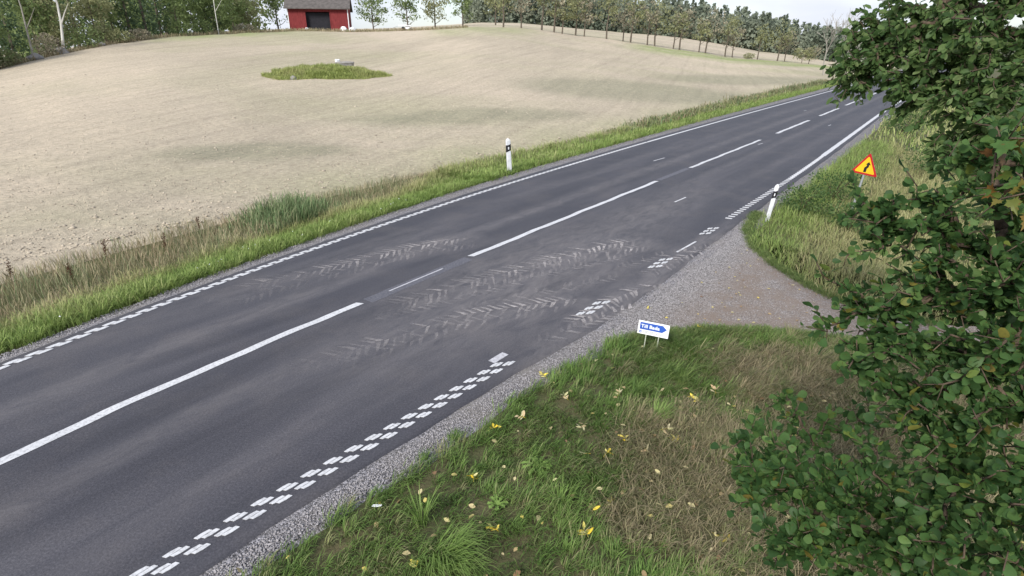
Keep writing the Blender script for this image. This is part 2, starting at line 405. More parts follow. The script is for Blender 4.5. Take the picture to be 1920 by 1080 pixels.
# ---------------------------------------------------------------- ground and field
azs = np.concatenate([np.arange(-180, -66, 6), np.arange(-66, 66, .5), np.arange(66, 180.1, 6)])
rs = np.concatenate([[0.], np.geomspace(2.2, 1500, 170)])
AA, RRr = np.meshgrid(np.radians(azs), rs, indexing='ij')
gx = RRr * np.sin(AA); gy = RRr * np.cos(AA); gz = z_field(gx, gy)
na, nr = AA.shape
ii, jj = np.meshgrid(np.arange(na - 1), np.arange(nr - 1), indexing='ij')
q = (ii * nr + jj).ravel()
me = mesh_np('field', np.stack([gx, gy, gz], -1).reshape(-1, 3), [np.stack([q, q + 1, q + nr + 1, q + nr], 1)]); smooth(me)
def blob_mask(pts, x, y):
    o = np.zeros_like(x)
    for (cx, cy, rx, ry, a) in pts:
        dx, dy = x - cx, y - cy; c, s_ = math.cos(a), math.sin(a)
        d = np.hypot((dx * c + dy * s_) / rx, (-dx * s_ + dy * c) / ry); o = np.maximum(o, 1 - sstep(.55, 1., d))
    return o
sg, lg = to_sl(gx, gy)
az_g = np.degrees(np.arctan2(gx, gy)); Dg = np.interp(np.radians(az_g), AZ, DTOP)
green = np.clip(sstep(.80, .93, RRr / Dg) * (1 - sstep(.985, 1.02, RRr / Dg)) * sstep(9, 13, az_g) * 1.0
                + .55 * sstep(.80, .97, RRr / Dg) * (1 - sstep(1.0, 1.03, RRr / Dg)) * sstep(-9, -6, az_g) * (1 - sstep(0, 4, az_g))
                + .8 * sstep(.93, .97, RRr / Dg) * (1 - sstep(1.0, 1.02, RRr / Dg)) * sstep(-31, -29, az_g) * (1 - sstep(-22, -18, az_g))
                + .35 * (1 - sstep(0, 5, f_left(sg) - lg)) * sstep(8, 14, sg), 0, 1)
attr(me, 'green', (green * (.75 + .25 * np.sin(gx * .9 + gy * .4))).ravel())
dark = blob_mask([((12.01, 56.29, 0.62)[0], (12.01, 56.29, 0.62)[1], 16, 9, .45), ((-1.96, 36.21, 0.54)[0], (-1.96, 36.21, 0.54)[1], 10, 3.0, .5), ((-10.87, 24.46, 0.24)[0], (-10.87, 24.46, 0.24)[1], 5, 2.2, .3), ((31.73, 81.69, 0.32)[0], (31.73, 81.69, 0.32)[1], 22, 7, .7)], gx, gy)
attr(me, 'dark', (.70 * dark).ravel())
FIELD = tag(obj('field', me, M['field']), 'pale harrowed field rising from the road to the wood', 'field', kind='structure')

# ---------------------------------------------------------------- road
def strip(name, srange, cols, mat, dust=None, skirt=0.):
    """lofted sheet along the road; cols = list of (l function, z function or number)"""
    ss = np.asarray(srange, float); V = []; n = len(cols)
    for lf, zf in cols:
        l = lf(ss); x, y = to_xy(ss, l); z = zf(ss, l) if callable(zf) else np.full_like(ss, zf); V.append(np.stack([x, y, z], -1))
    V = np.stack(V, 1).reshape(-1, 3); i, j = np.meshgrid(np.arange(len(ss) - 1), np.arange(n - 1), indexing='ij'); q = (i * n + j).ravel()
    me = mesh_np(name, V, [np.stack([q, q + 1, q + n + 1, q + n], 1)])
    # columns run from the left to the right of the road, so the faces look up
    uvl = me.uv_layers.new(name='UVMap'); idx = np.zeros(len(me.loops), np.int32); me.loops.foreach_get('vertex_index', idx)
    s_of = np.repeat(ss, n); l_of = np.stack([lf(ss) for lf, _ in cols], 1).ravel()
    uvl.data.foreach_set('uv', np.stack([l_of[idx], s_of[idx]], -1).astype(np.float32).ravel())
    if dust is not None: attr(me, 'dust', dust(s_of, l_of))
    return me

ss_road = np.concatenate([np.arange(S0, 22, .22), np.arange(22, 60, .6), np.arange(60, 250, 3)])
def ragged(f, amp, k): return lambda s: f(s) + amp * (np.sin(s * k) + .6 * np.sin(s * k * 2.7 + 1) + .4 * np.sin(s * k * 6.1 + 2)) / 2
aL, aR = ragged(a_left, .015, 1.7), ragged(a_right, .03, 1.9)
cols = [(lambda s: aL(s) - .03, -.07), (aL, -.004)]
NC = 44
for k in range(1, NC):
    cols.append(((lambda f: (lambda s: aL(s) * (1 - f) + aR(s) * f))(k / NC), 0.))
cols += [(aR, -.004), (lambda s: aR(s) + .03, -.07)]
tracks = [
    ([(9.804, -8.532), (8.357, -9.21), (6.82, -9.534), (5.273, -9.832), (4.026, -9.844)], .55, .28, .06, 1),
    ([(12.008, -5.219), (11.237, -5.718), (10.339, -6.17), (8.826, -6.529), (7.455, -6.787)], .60, .50, .12, 1),
    ([(8.022, -4.963), (7.111, -5.484), (6.263, -5.968), (5.348, -6.162), (4.212, -6.42)], .46, .32, .10, 1),
    ([(9.763, -4.925), (8.631, -5.478), (7.596, -5.984), (6.426, -6.372)], .40, .26, .10, -1),
    ([(12.889, -4.077), (12.435, -4.287), (11.637, -4.72), (10.827, -4.976), (9.962, -5.156)], .40, .45, .12, -1),
    ([(9.848, -9.087), (8.413, -9.626), (6.822, -9.898), (5.325, -10.301), (4.113, -10.419)], .62, .60, .08, 1),
    ([(12.222, -5.599), (11.279, -6.164), (9.961, -6.488), (8.788, -6.778), (7.506, -7.112), (6.128, -7.418)], .68, .75, .25, 1),
    ([(11.269, -5.196), (10.073, -5.736), (8.768, -6.215), (7.521, -6.574), (6.483, -6.958), (5.433, -7.312)], .42, .30, .16, -1),
    ([(8.384, -4.961), (7.493, -5.536), (6.654, -6.076), (5.779, -6.367), (4.928, -6.563), (3.784, -6.85)], .52, .60, .12, 1),
    ([(9.981, -4.037), (9.398, -4.268), (8.809, -4.41), (7.966, -4.375), (7.498, -4.466)], .46, .80, .45, 1),
    ([(12.513, -4.064), (11.899, -4.264), (11.162, -4.325), (10.33, -4.429)], .44, .70, .30, 1),
    ([(8.665, -3.904), (8.232, -4.1), (7.71, -4.226), (7.03, -4.431), (6.347, -4.58)], .40, .65, .10, -1),
]
def dust(s, l):
    c = np.zeros_like(s)
    f = (l - l_right(s)) / (a_right(s) - l_right(s))
    c = np.maximum(c, .55 * sstep(-.3, .35, f) * sstep(4.5, 6.5, s) * (1 - sstep(13, 17, s)))
    d = np.hypot((s - 9.2) / 7.5, (l + 6.3) / 2.6); c = np.maximum(c, .58 * (1 - sstep(.2, 1., d)))
    d = np.hypot((s - 13.5) / 9, (l + 6.5) / 1.6); c = np.maximum(c, .45 * (1 - sstep(.2, 1., d)))
    d = np.hypot((s - 7.0) / 6.5, (l + 10.1) / .75); c = np.maximum(c, .34 * (1 - sstep(.1, 1., d)))
    for off, w, a in ((-1.15, .30, .36), (-2.5, .3, .18), (1.0, .24, .30), (2.35, .25, .16)):     # where the wheels do not run the surface is dusty
        d = np.abs(l - (l_mid(s) + off)) / w; c = np.maximum(c, a * (1 - sstep(.2, 1.3, d)))
    for path, w, a0, a1, _ in tracks:                                                             # mud smeared along the wheel tracks
        for k in range(len(path) - 1):
            p0, p1 = np.array(path[k]), np.array(path[k + 1]); d = p1 - p0; f = np.clip(((s - p0[0]) * d[0] + (l - p0[1]) * d[1]) / (d @ d), 0, 1)
            e = np.hypot(s - p0[0] - f * d[0], l - p0[1] - f * d[1]); fr = (k + .5) / (len(path) - 1); c = np.maximum(c, .85 * (a0 * (1 - fr) + a1 * fr) * (1 - sstep(.35, 1.1, e / w)))
    return c
me = strip('road', ss_road, cols, None, dust)
ROAD = tag(obj('road', me, M['asphalt']), 'dark grey two-lane asphalt road crossing the picture', 'road', kind='structure')

# gravel shoulders, both sides
gl_me = strip('gravel_shoulder', ss_road, [(lambda s: ragged(g_left, .06, 2.3)(s) - .10, -.075), (ragged(g_left, .06, 2.3), -.034), (lambda s: a_left(s) - .05, -.012), (lambda s: a_left(s) + .2, -.02)], None)
tag(obj('gravel_shoulder', gl_me, M['gravel']), 'narrow grey gravel shoulder on the field side of the road', 'gravel shoulder', kind='structure')
gr_me = strip('gravel_shoulder', ss_road, [(lambda s: a_right(s) - .2, -.02), (lambda s: a_right(s) + .05, -.010), (ragged(g_right, .07, 2.1), -.016), (lambda s: ragged(g_right, .07, 2.1)(s) + .14, -.075)], None)
tag(obj('gravel_shoulder', gr_me, M['gravel']), 'grey gravel shoulder between the road and the near grass bank', 'gravel shoulder', kind='structure')

# verges
vl = strip('verge_left', ss_road, [(lambda s: f_left(s) - 1.2, lambda s, l: z_left(s, l)), (f_left, lambda s, l: np.full_like(s, -.15)), (m_left, lambda s, l: np.full_like(s, -.27)), (lambda s: (m_left(s) + g_left(s)) / 2, lambda s, l: z_left(s, l)), (lambda s: g_left(s) - .02, lambda s, l: np.full_like(s, -.05)), (lambda s: a_left(s), -.045)], None)
tag(obj('verge_left', vl, M['verge']), 'green grass verge between the road and the pale field', 'verge', kind='structure')
cols = [((lambda k: (lambda s: a_right(s) - .1 + (g_right(s) - a_right(s) + .1) * min(k, 1) + max(k - 1, 0)))(k), (lambda s, l: z_right(*to_xy(s, l)) - .015)) for k in [0, 1, 1.3, 1.6, 2, 2.4, 2.8, 3.2, 3.6, 4, 4.5, 5, 6, 8, 12, 20, 35]]
vr = strip('verge_right', ss_road, cols, None)
smooth(vr)
tag(obj('verge_right', vr, M['bank']), 'grass bank below the camera with dead grass and fallen leaves', 'verge', kind='structure')

# driveway
drive_poly = [(0.976, 7.998), (1.888, 8.106), (2.483, 8.254), (3.278, 8.426), (4.221, 8.349), (5.15, 8.106), (6.04, 7.62), (7.279, 6.684), (8.343, 7.032), (8.721, 8.368), (7.148, 8.645), (6.315, 9.245), (6.012, 9.768), (5.837, 10.452), (5.663, 11.546), (5.711, 12.696), (6.071, 14.062), (6.974, 15.712), (6.361, 15.488), (3.385, 11.679)]
bm = bmesh.new(); pts = []
for i in range(len(drive_poly)):
    a, b = Vector(drive_poly[i]), Vector(drive_poly[(i + 1) % len(drive_poly)]); n = max(1, int((b - a).length / .12))
    for k in range(n):
        p = a.lerp(b, k / n); j = .035; pts.append((p.x + rng.normal(0, j), p.y + rng.normal(0, j)))
f = bm.faces.new([bm.verts.new((x, y, -.013)) for x, y in pts]); bmesh.ops.triangulate(bm, faces=[f])
if bm.faces[:][0].normal.z < 0: bmesh.ops.reverse_faces(bm, faces=bm.faces[:])
me = bpy.data.meshes.new('driveway'); bm.to_mesh(me); bm.free()
tag(obj('driveway', me, M['drive']), 'gravel driveway mouth joining the road beside the blue sign', 'driveway', kind='structure')

# ---------------------------------------------------------------- road markings (parts of the road)
def band(name, lf, s0, s1, w, z, mat, parent, wob=0., step=.15, ragged_end=.0):
    ss = np.linspace(s0, s1, max(3, int((s1 - s0) / step)))
    wb = wob * (np.sin(ss * 2.6) + .5 * np.sin(ss * 5.3 + 1))
    V = []
    for sg_ in (-1, 1):
        l = lf(ss) + sg_ * w / 2 * (1 + .06 * np.sin(ss * 9 + sg_)) + wb; x, y = to_xy(ss + sg_ * ragged_end, l); V.append(np.stack([x, y, np.full_like(ss, z)], -1))
    n = len(ss); i = np.arange(n - 1); V = np.concatenate(V)
    return obj(name, mesh_np(name, V, [np.stack([i, n + i, n + i + 1, i + 1], 1)]), mat, parent)
ends = [(-6.0, 5.8), (8.94, 18.8), (21.85, 31.1), (34.1, 41.8), (45.1, 51.9), (55., 63.5), (66.8, 75.5), (79, 88), (91, 100), (103, 112)]
for a, b in ends: band('centre_line_dash', l_mid, a, b, .14 if a < 30 else .18, .004, M['paint'], ROAD, .012, ragged_end=.03)
tag(band('old_line_fragment', lambda s: l_mid(s) + .02, 6.5, 8.0, .036, .004, M['oldpaint'], ROAD), 'thin leftover line in the first gap of the centre line')
tag(band('ground_off_patch', lambda s: l_mid(s) + .05, 5.95, 8.8, .26, .0025, M['rubbed'], ROAD), 'pale rubbed-off centre line between two dashes')
tag(band('ground_off_patch', lambda s: l_mid(s) - .03, 19.0, 21.7, .2, .0025, M['rubbed'], ROAD), 'faint rubbed-off centre line in the second gap')
for (sa, la), (sb, lb) in (((22.296, -9.824), (23.279, -9.765)), ((16.364, -6.398), (17.151, -6.362)), ((29.453, -7.693), (29.942, -7.605)), ((48.044, -9.7), (48.59, -9.635)), ((39.445, -6.46), (40.112, -6.436))):
    band('lane_tick', (lambda la, lb, sa, sb: (lambda s: np.interp(s, [sa, sb], [la, lb])))(la, lb, sa, sb), sa, sb, .05, .004, M['paint'], ROAD)
(sa, la), (sb, lb) = (12.024, -4.517), (13.049, -4.46)
band('lane_tick', lambda s: np.interp(s, [sa, sb], [la, lb]), sa, sb, .05, .004, M['paint'], ROAD)
(sa, la), (sb, lb) = (5.63, -4.732), (5.961, -4.722)
tag(band('old_line_fragment', lambda s: np.interp(s, [sa, sb], [la, lb]), sa, sb, .12, .004, M['oldpaint'], ROAD), 'short worn bar at the end of the ribbed edge line')

def flat_mesh(name, polys, h=.006):
    mb = MB()
    for p in polys: mb.prism(p, 0, h)
    return mb.mesh(name)
# the ribbed edge line: skewed raised bars, x across the line, y along it
def bar(x0, x1, y0, y1, sk=.05):
    n = 3; L = [(x0, y0)]; 
    return [(x0, y0), (x1, y0 + sk), (x1 + .008, (y0 + y1) / 2 + sk), (x1, y1 + sk), (x0, y1), (x0 - .008, (y0 + y1) / 2)]
rib_in = flat_mesh('rib', [bar(-.125, -.074, -.095, .050, .02), bar(-.076, -.024, -.045, .100, .02)])
rib_out = flat_mesh('rib', [bar(.024, .074, -.095, .050, .02), bar(.072, .125, -.045, .100, .02)])
rib_left = flat_mesh('rib', [bar(-.085, -.005, -.145, .045, .04), bar(-.007, .075, -.045, .145, .04)])
rib_bar = flat_mesh('rib', [bar(-.10, .10, -.05, .04, .03)])
for m_ in (rib_in, rib_out, rib_left, rib_bar): m_.materials.append(M['paint'])
def place_rib(me, s, lf, dl=0., dz=.003, sy=1., sx=.78):
    l = float(lf(s)) + dl; e = .2; x, y = to_xy(s, l); x2, y2 = to_xy(s + e, float(lf(s + e)) + dl)
    o = obj('edge_line_rib', me, None, ROAD, (x, y, dz)); o.rotation_euler = (0, 0, math.atan2(y2 - y, x2 - x) - math.pi / 2); o.scale = (sx, sy, 1)
    return o
P_ = .277
s = -1.6
while s < 5.75:
    place_rib(rib_in, s, l_right); place_rib(rib_out, s + P_ / 2, l_right); s += P_
for c in ((8.146, -4.502)[0], (11.053, -4.521)[0], (14.014, -4.552)[0]):
    for k in (-1, 0, 1):
        place_rib(rib_in, c + k * P_, l_right); place_rib(rib_out, c + k * P_ + P_ / 2, l_right)
s = (15.557, -4.567)[0]; s_a = s
while s < 28: place_rib(rib_bar, s, l_right, sx=.8, sy=1.0 + .05 * (s - s_a)); s += .24 + .004 * (s - s_a)
band('edge_line', l_right, 22.0, 27.9, .10, .0035, M['paint'], ROAD)
band('edge_line', l_right, 27.9, 240, .2, .004, M['paint'], ROAD, step=.5)
s = -2.0
while s < 27: place_rib(rib_left, s, l_left, sx=.85); s += .277
band('edge_line', l_left, 19.0, 27, .07, .0035, M['paint'], ROAD, step=.4)
band('edge_line', l_left, 27, 240, .15, .004, M['paint'], ROAD, step=.5)

# dried mud printed by tractor tyres: bars in a herringbone
def mat_mud():
    m = Mat('dried_mud'); f = m.noise(14, 6, .75); g = m.noise(2.2, 4)
    m.color(m.ramp(f, [(.3, (.30, .28, .278)), (.7, (.48, .45, .448))])).rough(.95)
    a = m.math('MULTIPLY', m.attr('dust'), m.math('MULTIPLY', m.ramp(f, [(.25, .3), (.55, 1.)]), m.ramp(g, [(.3, .5), (.6, 1.)])))
    return m.alpha(a).m
M['mud'] = mat_mud()
def tread(path, width, a0, a1, pitch=.155, sgn=1, blen=None):
    P = [Vector(p) for p in path]; d = [0.]
    for i in range(1, len(P)): d.append(d[-1] + (P[i] - P[i - 1]).length)
    V = []; F = []; A = []; t = 0.
    while t < d[-1]:
        i = max(k for k in range(len(P)) if d[k] <= t); i = min(i, len(P) - 2); f = (t - d[i]) / max(d[i + 1] - d[i], 1e-6)
        c = P[i].lerp(P[i + 1], f); dr = (P[i + 1] - P[i]).normalized(); nr_ = Vector((-dr.y, dr.x))
        fr = t / d[-1]; a = (a0 * (1 - fr) + a1 * fr) * min(1, fr * 8 + .3, (1 - fr) * 6 + .2)
        for side in (-1, 1):
            off = 0 if side < 0 else pitch / 2; hw = width / 2 * random.uniform(.85, 1.12); off += random.uniform(-.02, .02); w = .042 + random.uniform(-.010, .014)
            if random.random() < .20: continue
            pr = [(.04, 0.), (.45, .10 + random.uniform(-.02, .02)), (random.uniform(.8, 1.05), .25)]
            base = len(V); aa = min(.85, 1.5 * a * random.uniform(.25, 1.25))
            for k, (q_, bk) in enumerate(pr):
                for e in (-1, 1):
                    p = c + nr_ * side * hw * q_ + dr * sgn * (bk * width * 1.25 + off) + dr * e * w * (1 - .25 * k)
                    x, y = to_xy(p.x, p.y); V.append((x, y, .0022)); A.append(aa * (1, 1, .55)[k])
            F += [(base, base + 1, base + 3, base + 2), (base + 2, base + 3, base + 5, base + 4)]
        t += pitch * random.uniform(.93, 1.07)
    return V, F, A
for i_, (path, w, a0, a1, sg_) in enumerate(tracks):
    V, F, A = tread(path, w, a0, a1, sgn=sg_)
    V = [(x, y, z + .0006 * i_) for x, y, z in V]
    me = bpy.data.meshes.new('mud_track'); me.from_pydata(V, [], F); me.update(); attr(me, 'dust', A)
    o = obj('mud_track', me, M['mud'], ROAD); o['kind'] = 'stuff'

# ---------------------------------------------------------------- small scattered stuff
def scatter_solids(name, pos, size, mat, flat=.65):
    """squashed random octahedra"""
    n = len(pos); base = np.array([(1, 0, 0), (0, 1, 0), (-1, 0, 0), (0, -1, 0), (0, 0, 1), (0, 0, -1)], float)
    F0 = np.array([(0, 1, 4), (1, 2, 4), (2, 3, 4), (3, 0, 4), (1, 0, 5), (2, 1, 5), (3, 2, 5), (0, 3, 5)])
    V = base[None] * size[:, None, None] * rng.uniform(.6, 1.25, (n, 6, 1)); V[:, :, 2] *= flat
    a = rng.uniform(0, 6.28, n); c, s_ = np.cos(a)[:, None], np.sin(a)[:, None]
    x = V[:, :, 0] * c - V[:, :, 1] * s_; y = V[:, :, 0] * s_ + V[:, :, 1] * c
    V = np.stack([x, y, V[:, :, 2]], -1) + pos[:, None]
    F = (F0[None] + 6 * np.arange(n)[:, None, None]).reshape(-1, 3)
    return mesh_np(name, V.reshape(-1, 3), [F])
def along(n, s0, s1, fa, fb, bias=1.):
    s = s0 + (s1 - s0) * rng.random(n) ** bias; f = rng.random(n); l = fa(s) * (1 - f) + fb(s) * f; x, y = to_xy(s, l); return s, l, x, y
s, l, x, y = along(9000, -.5, 16, lambda s: a_right(s) + .07, g_right, 1.2); p = np.stack([x, y, np.full_like(x, -.008)], -1)
tag(obj('loose_gravel', scatter_solids('loose_gravel', p, rng.uniform(.006, .017, len(p)), None), M['stone']), 'loose grey stones on the near gravel shoulder', 'gravel', kind='stuff')
s, l, x, y = along(7000, .5, 30, g_left, a_left, 1.6); p = np.stack([x, y, np.full_like(x, -.018)], -1)
tag(obj('loose_gravel', scatter_solids('loose_gravel', p, rng.uniform(.008, .020, len(p)), None), M['stone']), 'loose grey stones on the shoulder along the field', 'gravel', kind='stuff')
xs = np.array([p[0] for p in drive_poly]); ys = np.array([p[1] for p in drive_poly])
x = rng.uniform(xs.min(), xs.max(), 16000); y = rng.uniform(ys.min(), ys.max(), 16000); k = in_poly(x, y, drive_poly)
p = np.stack([x[k], y[k], np.full(k.sum(), -.010)], -1)
tag(obj('loose_gravel', scatter_solids('loose_gravel', p, rng.uniform(.006, .016, len(p)), None), M['stone']), 'loose stones lying on the gravel driveway', 'gravel', kind='stuff')
az_ = np.radians(rng.uniform(-46, 30, 9000)); kk = np.sin(az_) * NX + np.cos(az_) * NY; r_ = (-16.2 / kk) * (1 + rng.random(9000) ** 2 * 3.2)
x, y = r_ * np.sin(az_), r_ * np.cos(az_); p = np.stack([x, y, z_field(x, y) + .005], -1)
tag(obj('soil_clods', scatter_solids('soil_clods', p, rng.lognormal(-3.5, .42, 9000), None, .55), M['clod']), 'pale clods and stones scattered over the harrowed field', 'soil clods', kind='stuff')

# ---------------------------------------------------------------- grass
def blades(name, x, y, z, h, w, lean, tint, dry, mat, label, cat='grass', face=None, droop=.35):
    n = len(x); a = rng.uniform(0, 6.28, n) if face is None else face
    b = a + np.pi / 2 + rng.normal(0, .5, n); wx, wy = np.cos(b) * w / 2, np.sin(b) * w / 2
    lx, ly = np.cos(a) * lean * h, np.sin(a) * lean * h
    V = np.zeros((n, 7, 3)); hz = h * np.sqrt(np.maximum(.12, 1 - np.minimum(lean, .95) ** 2 * .8))
    for k, (f, fl, fw) in enumerate(((0, 0, .8), (.42, .18, 1.), (.80, .58, .7), (1 - droop * .3, 1., 0))):
        cx, cy, cz = x + lx * fl, y + ly * fl, z + hz * f
        if k < 3:
            V[:, 2 * k] = np.stack([cx - wx * fw, cy - wy * fw, cz], -1); V[:, 2 * k + 1] = np.stack([cx + wx * fw, cy + wy * fw, cz], -1)
        else: V[:, 6] = np.stack([cx, cy, cz], -1)
    o = np.arange(n)[:, None] * 7
    me = mesh_np(name, V.reshape(-1, 3), [np.concatenate([o + np.array([[0, 1, 3, 2]]), o + np.array([[2, 3, 5, 4]])]), o + np.array([[4, 5, 6]])])
    attr(me, 'tint', np.repeat(np.clip(tint, 0, 1), 7)); attr(me, 'dry', np.repeat(np.clip(dry, 0, 1), 7))
    return tag(obj(name, me, mat), label, cat, kind='stuff')

# verge along the field
def tufted(x, y, per, spread):
    """every point becomes a tuft of blades: centres repeated, offsets, outward angle and a shared random number"""
    n = len(x); ox, oy = rng.normal(0, spread, (n, per)), rng.normal(0, spread, (n, per)); sh = np.repeat(rng.random(n), per)
    return (x[:, None] + ox).ravel(), (y[:, None] + oy).ravel(), np.arctan2(oy, ox).ravel(), sh
def verge_blades(n, per, s0, s1, scale, name, label, bias=1.):
    s = s0 + (s1 - s0) * rng.random(n) ** bias; f = rng.random(n); edge = np.where(s < 11, m_left(s) - .15, m_left(s) + (f_left(s) - m_left(s)) * .85 * sstep(11, 17, s)); g = g_left(s) - .02; l = g + (edge - g) * f
    x, y = to_xy(s, l); fr = np.repeat(f, per); x, y, fa, sh = tufted(x, y, per, .045 * scale); s, l = to_sl(x, y); n = len(x); pn = .5 + .5 * bumps(x, y, 1.1)
    dry = np.clip(.62 * sstep(.45, 1., fr) * (1 - .5 * sstep(9, 22, s)) + .30 * (pn - .6) + .5 * (sh - .75) * (sh > .75) * 2 + rng.normal(0, .12, n), 0, 1)
    h = rng.uniform(.10, .24, n) * (1 + .5 * fr) * (.5 + .5 * pn + .5 * sh); tint = rng.random(n) * .35 + .45 * sh + .2 * pn
    face = fa + rng.normal(0, .5, n)
    blades(name, x, y, z_left(s, l), h * (1 + .15 * (scale - 1)), .007 * scale * rng.uniform(.7, 1.4, n), rng.uniform(.2, .95, n), tint, dry, M['grass'], label, face=face)
verge_blades(3600, 18, -2.5, 16, 1.5, 'grass', 'short green grass on the near stretch of the field-side verge')
verge_blades(3200, 14, 15.5, 110, 2.8, 'grass', 'short green grass on the far stretch of the field-side verge', 2.0)
# dry tall grass along the field edge
n = 30000; s = -3 + 43 * rng.random(n) ** 1.7; f = rng.random(n); l = m_left(s) + .1 + (f_left(s) - .35 - m_left(s)) * f
keep = rng.random(n) < np.interp(s, [-3, 6, 9, 12, 21, 40], [.9, .9, .95, 1, .9, .6]); s, l, f = s[keep], l[keep], f[keep]; n = len(s)
x, y = to_xy(s, l); pn = .5 + .5 * bumps(x, y, 1.5)
blades('tall_grass', x, y, z_left(s, l), rng.uniform(.22, .56, n) * (.6 + .6 * pn) * np.interp(s, [0, 8, 12, 21], [1, .9, .62, .5]), .009 * rng.uniform(.6, 1.5, n), rng.uniform(.1, .7, n), rng.random(n), np.clip(.78 + .5 * (.5 - pn) + rng.normal(0, .25, n), 0, 1), M['reed'], 'tall withered brown grass along the field edge')
# green reeds
n = 1700; s = rng.normal(8.5, .75, n); l = m_left(s) + .1 + (f_left(s) - m_left(s)) * rng.uniform(.05, .9, n); x, y = to_xy(s, l)
blades('reeds', x, y, z_left(s, l), rng.uniform(.40, .86, n) * np.exp(-((s - 8.6) / 2.0) ** 2), .016 * rng.uniform(.6, 1.3, n), rng.uniform(.15, .6, n), rng.random(n), np.clip(rng.normal(.12, .2, n), 0, 1), M['reed'], 'clump of tall blue-green reeds at the field edge', 'reeds')
# weeds further along
n = 9000; s = rng.uniform(30, 95, n); l = f_left(s) + rng.normal(.1, .45, n); x, y = to_xy(s, l); pn = .5 + .5 * bumps(x, y, .6)
blades('weeds', x, y, -.2 + 0 * x, rng.uniform(.2, .75, n) * (.5 + .8 * pn) * np.interp(s, [30, 45], [.5, 1]), .05 * rng.uniform(.6, 1.4, n), rng.uniform(.1, .8, n), rng.random(n) * .5, np.clip(.45 + rng.normal(0, .3, n), 0, 1), M['reed'], 'rough dark weeds along the far field edge', 'weeds')

# near bank
def bank_pts(n, s0, s1, l0, l1):
    s = rng.uniform(s0, s1, n); l = rng.uniform(l0, l1, n); k = l > g_right(s) + .02 + .05 * np.sin(s * 7) + .04 * np.sin(s * 17)
    x, y = to_xy(s, l); k &= ~in_poly(x + rng.normal(0, .05, n), y + rng.normal(0, .05, n), drive_poly)
    return x[k], y[k], s[k], l[k]
dead_c = [(2.133, 4.847) + (1.15, 1.5, .3), (3.98, 7.032) + (1.2, .9, 0.), (1.148, 4.214) + (.35, .4, 0.), (3.078, 4.115) + (1.5, 1.5, 0.), (4.866, 5.786) + (2.2, 2., 0.)]
def dryness(x, y):
    o = np.zeros_like(x)
    for cx, cy, rx, ry, a in dead_c:
        o = np.maximum(o, 1 - sstep(.55, 1.2, np.hypot((x - cx) / rx, (y - cy) / ry)))
    return o
def bank_layer(nc, per, name, label, hlo, hhi, wid, lean, spread, drybias=0., keepf=None):
    x, y, s, l = bank_pts(nc, -2.0, 10.5, -4.3, 2.9); k = (np.hypot(x, y) > 2.3) & ((s < 8.6) | (l > -3.4))
    if keepf is not None: k &= keepf(x, y)
    x, y = x[k], y[k]; x, y, fa, sh = tufted(x, y, per, spread); k = (~in_poly(x, y, drive_poly) | (rng.random(len(x)) < .4)) & (to_sl(x, y)[1] > g_right(to_sl(x, y)[0]) - .04); x, y, fa, sh = x[k], y[k], fa[k], sh[k]; n = len(x)
    dz = dryness(x, y); pn = .5 + .5 * bumps(x, y, 2.2); pf = .5 + .5 * bumps(x + 3, y, 5.)
    sweep = np.arctan2(UY * .3 + NY, UX * .3 + NX) + 1.2 * bumps(x, y, 1.3)
    face = np.arctan2(np.sin(fa) + 1.1 * np.sin(sweep), np.cos(fa) + 1.1 * np.cos(sweep)) + rng.normal(0, .4, n)
    dryv = np.clip(dz * (.40 + .80 * sh) * rng.uniform(.7, 1.2, n) + .35 * (pf - .6) + .55 * (sh > .86) + rng.normal(0, .12, n) + drybias, 0, 1)
    blades(name, x, y, z_right(x, y) - .012, rng.uniform(hlo, hhi, n) * (.6 + .5 * pn + .35 * sh), wid * rng.uniform(.6, 1.5, n), rng.uniform(*lean, n), np.clip(rng.random(n) * .45 + .45 * sh + .2 * (pn - .4), 0, 1), dryv, M['bankgrass'], label, face=face, droop=.9)
bank_layer(9500, 20, 'grass', 'green grass with dead patches on the near bank', .07, .20, .0062, (.4, .98), .035)
top_c = ((2.646, 7.18), (3.64, 7.332), (1.712, 7.18), (4.423, 7.654))
bank_layer(2600, 26, 'long_grass', 'longer bent grass at the top of the bank behind the blue sign', .16, .36, .0060, (.5, .98), .03, .12, lambda x, y: np.min([np.hypot(x - c[0], y - c[1]) for c in top_c], axis=0) < .75 + .3 * bumps(x, y, 1.7))
# grass and leaf fringe where the bank meets the driveway
fx = []; 
for i in list(range(1, 7)) + list(range(10, 17)):
    a, b = drive_poly[i], drive_poly[i + 1]; m_ = int(260 * math.dist(a, b)); f = rng.random(m_); fx.append(np.stack([a[0] + (b[0] - a[0]) * f, a[1] + (b[1] - a[1]) * f], -1) + rng.normal(0, .07, (m_, 2)))
fx = np.concatenate(fx); x, y, fa, sh = tufted(fx[:, 0], fx[:, 1], 9, .025); n = len(x)
blades('grass', x, y, np.maximum(z_right(x, y), -.016) - .004, rng.uniform(.04, .13, n), .0055 * rng.uniform(.6, 1.4, n), rng.uniform(.4, .98, n), np.clip(.3 * rng.random(n) + .6 * sh, 0, 1), np.clip(.35 * sh + .3 * rng.random(n) - .1, 0, 1), M['bankgrass'], 'short grass creeping onto the lower edge of the driveway', face=fa, droop=.9)
# matted dead grass
x, y, s, l = bank_pts(80000, -2.0, 9.5, -3.2, 2.6); dz = dryness(x, y); k = (rng.random(len(x)) < dz * .85) & (np.hypot(x, y) > 2.3); x, y = x[k], y[k]; n = len(x)
blades('dead_grass', x, y, z_right(x, y), rng.uniform(.10, .28, n), .0058 * rng.uniform(.6, 1.4, n), rng.uniform(.75, .99, n), rng.random(n), np.clip(rng.normal(.95, .12, n), 0, 1), M['bankgrass'], 'matted brown dead grass in front of the shrub', droop=1.4)
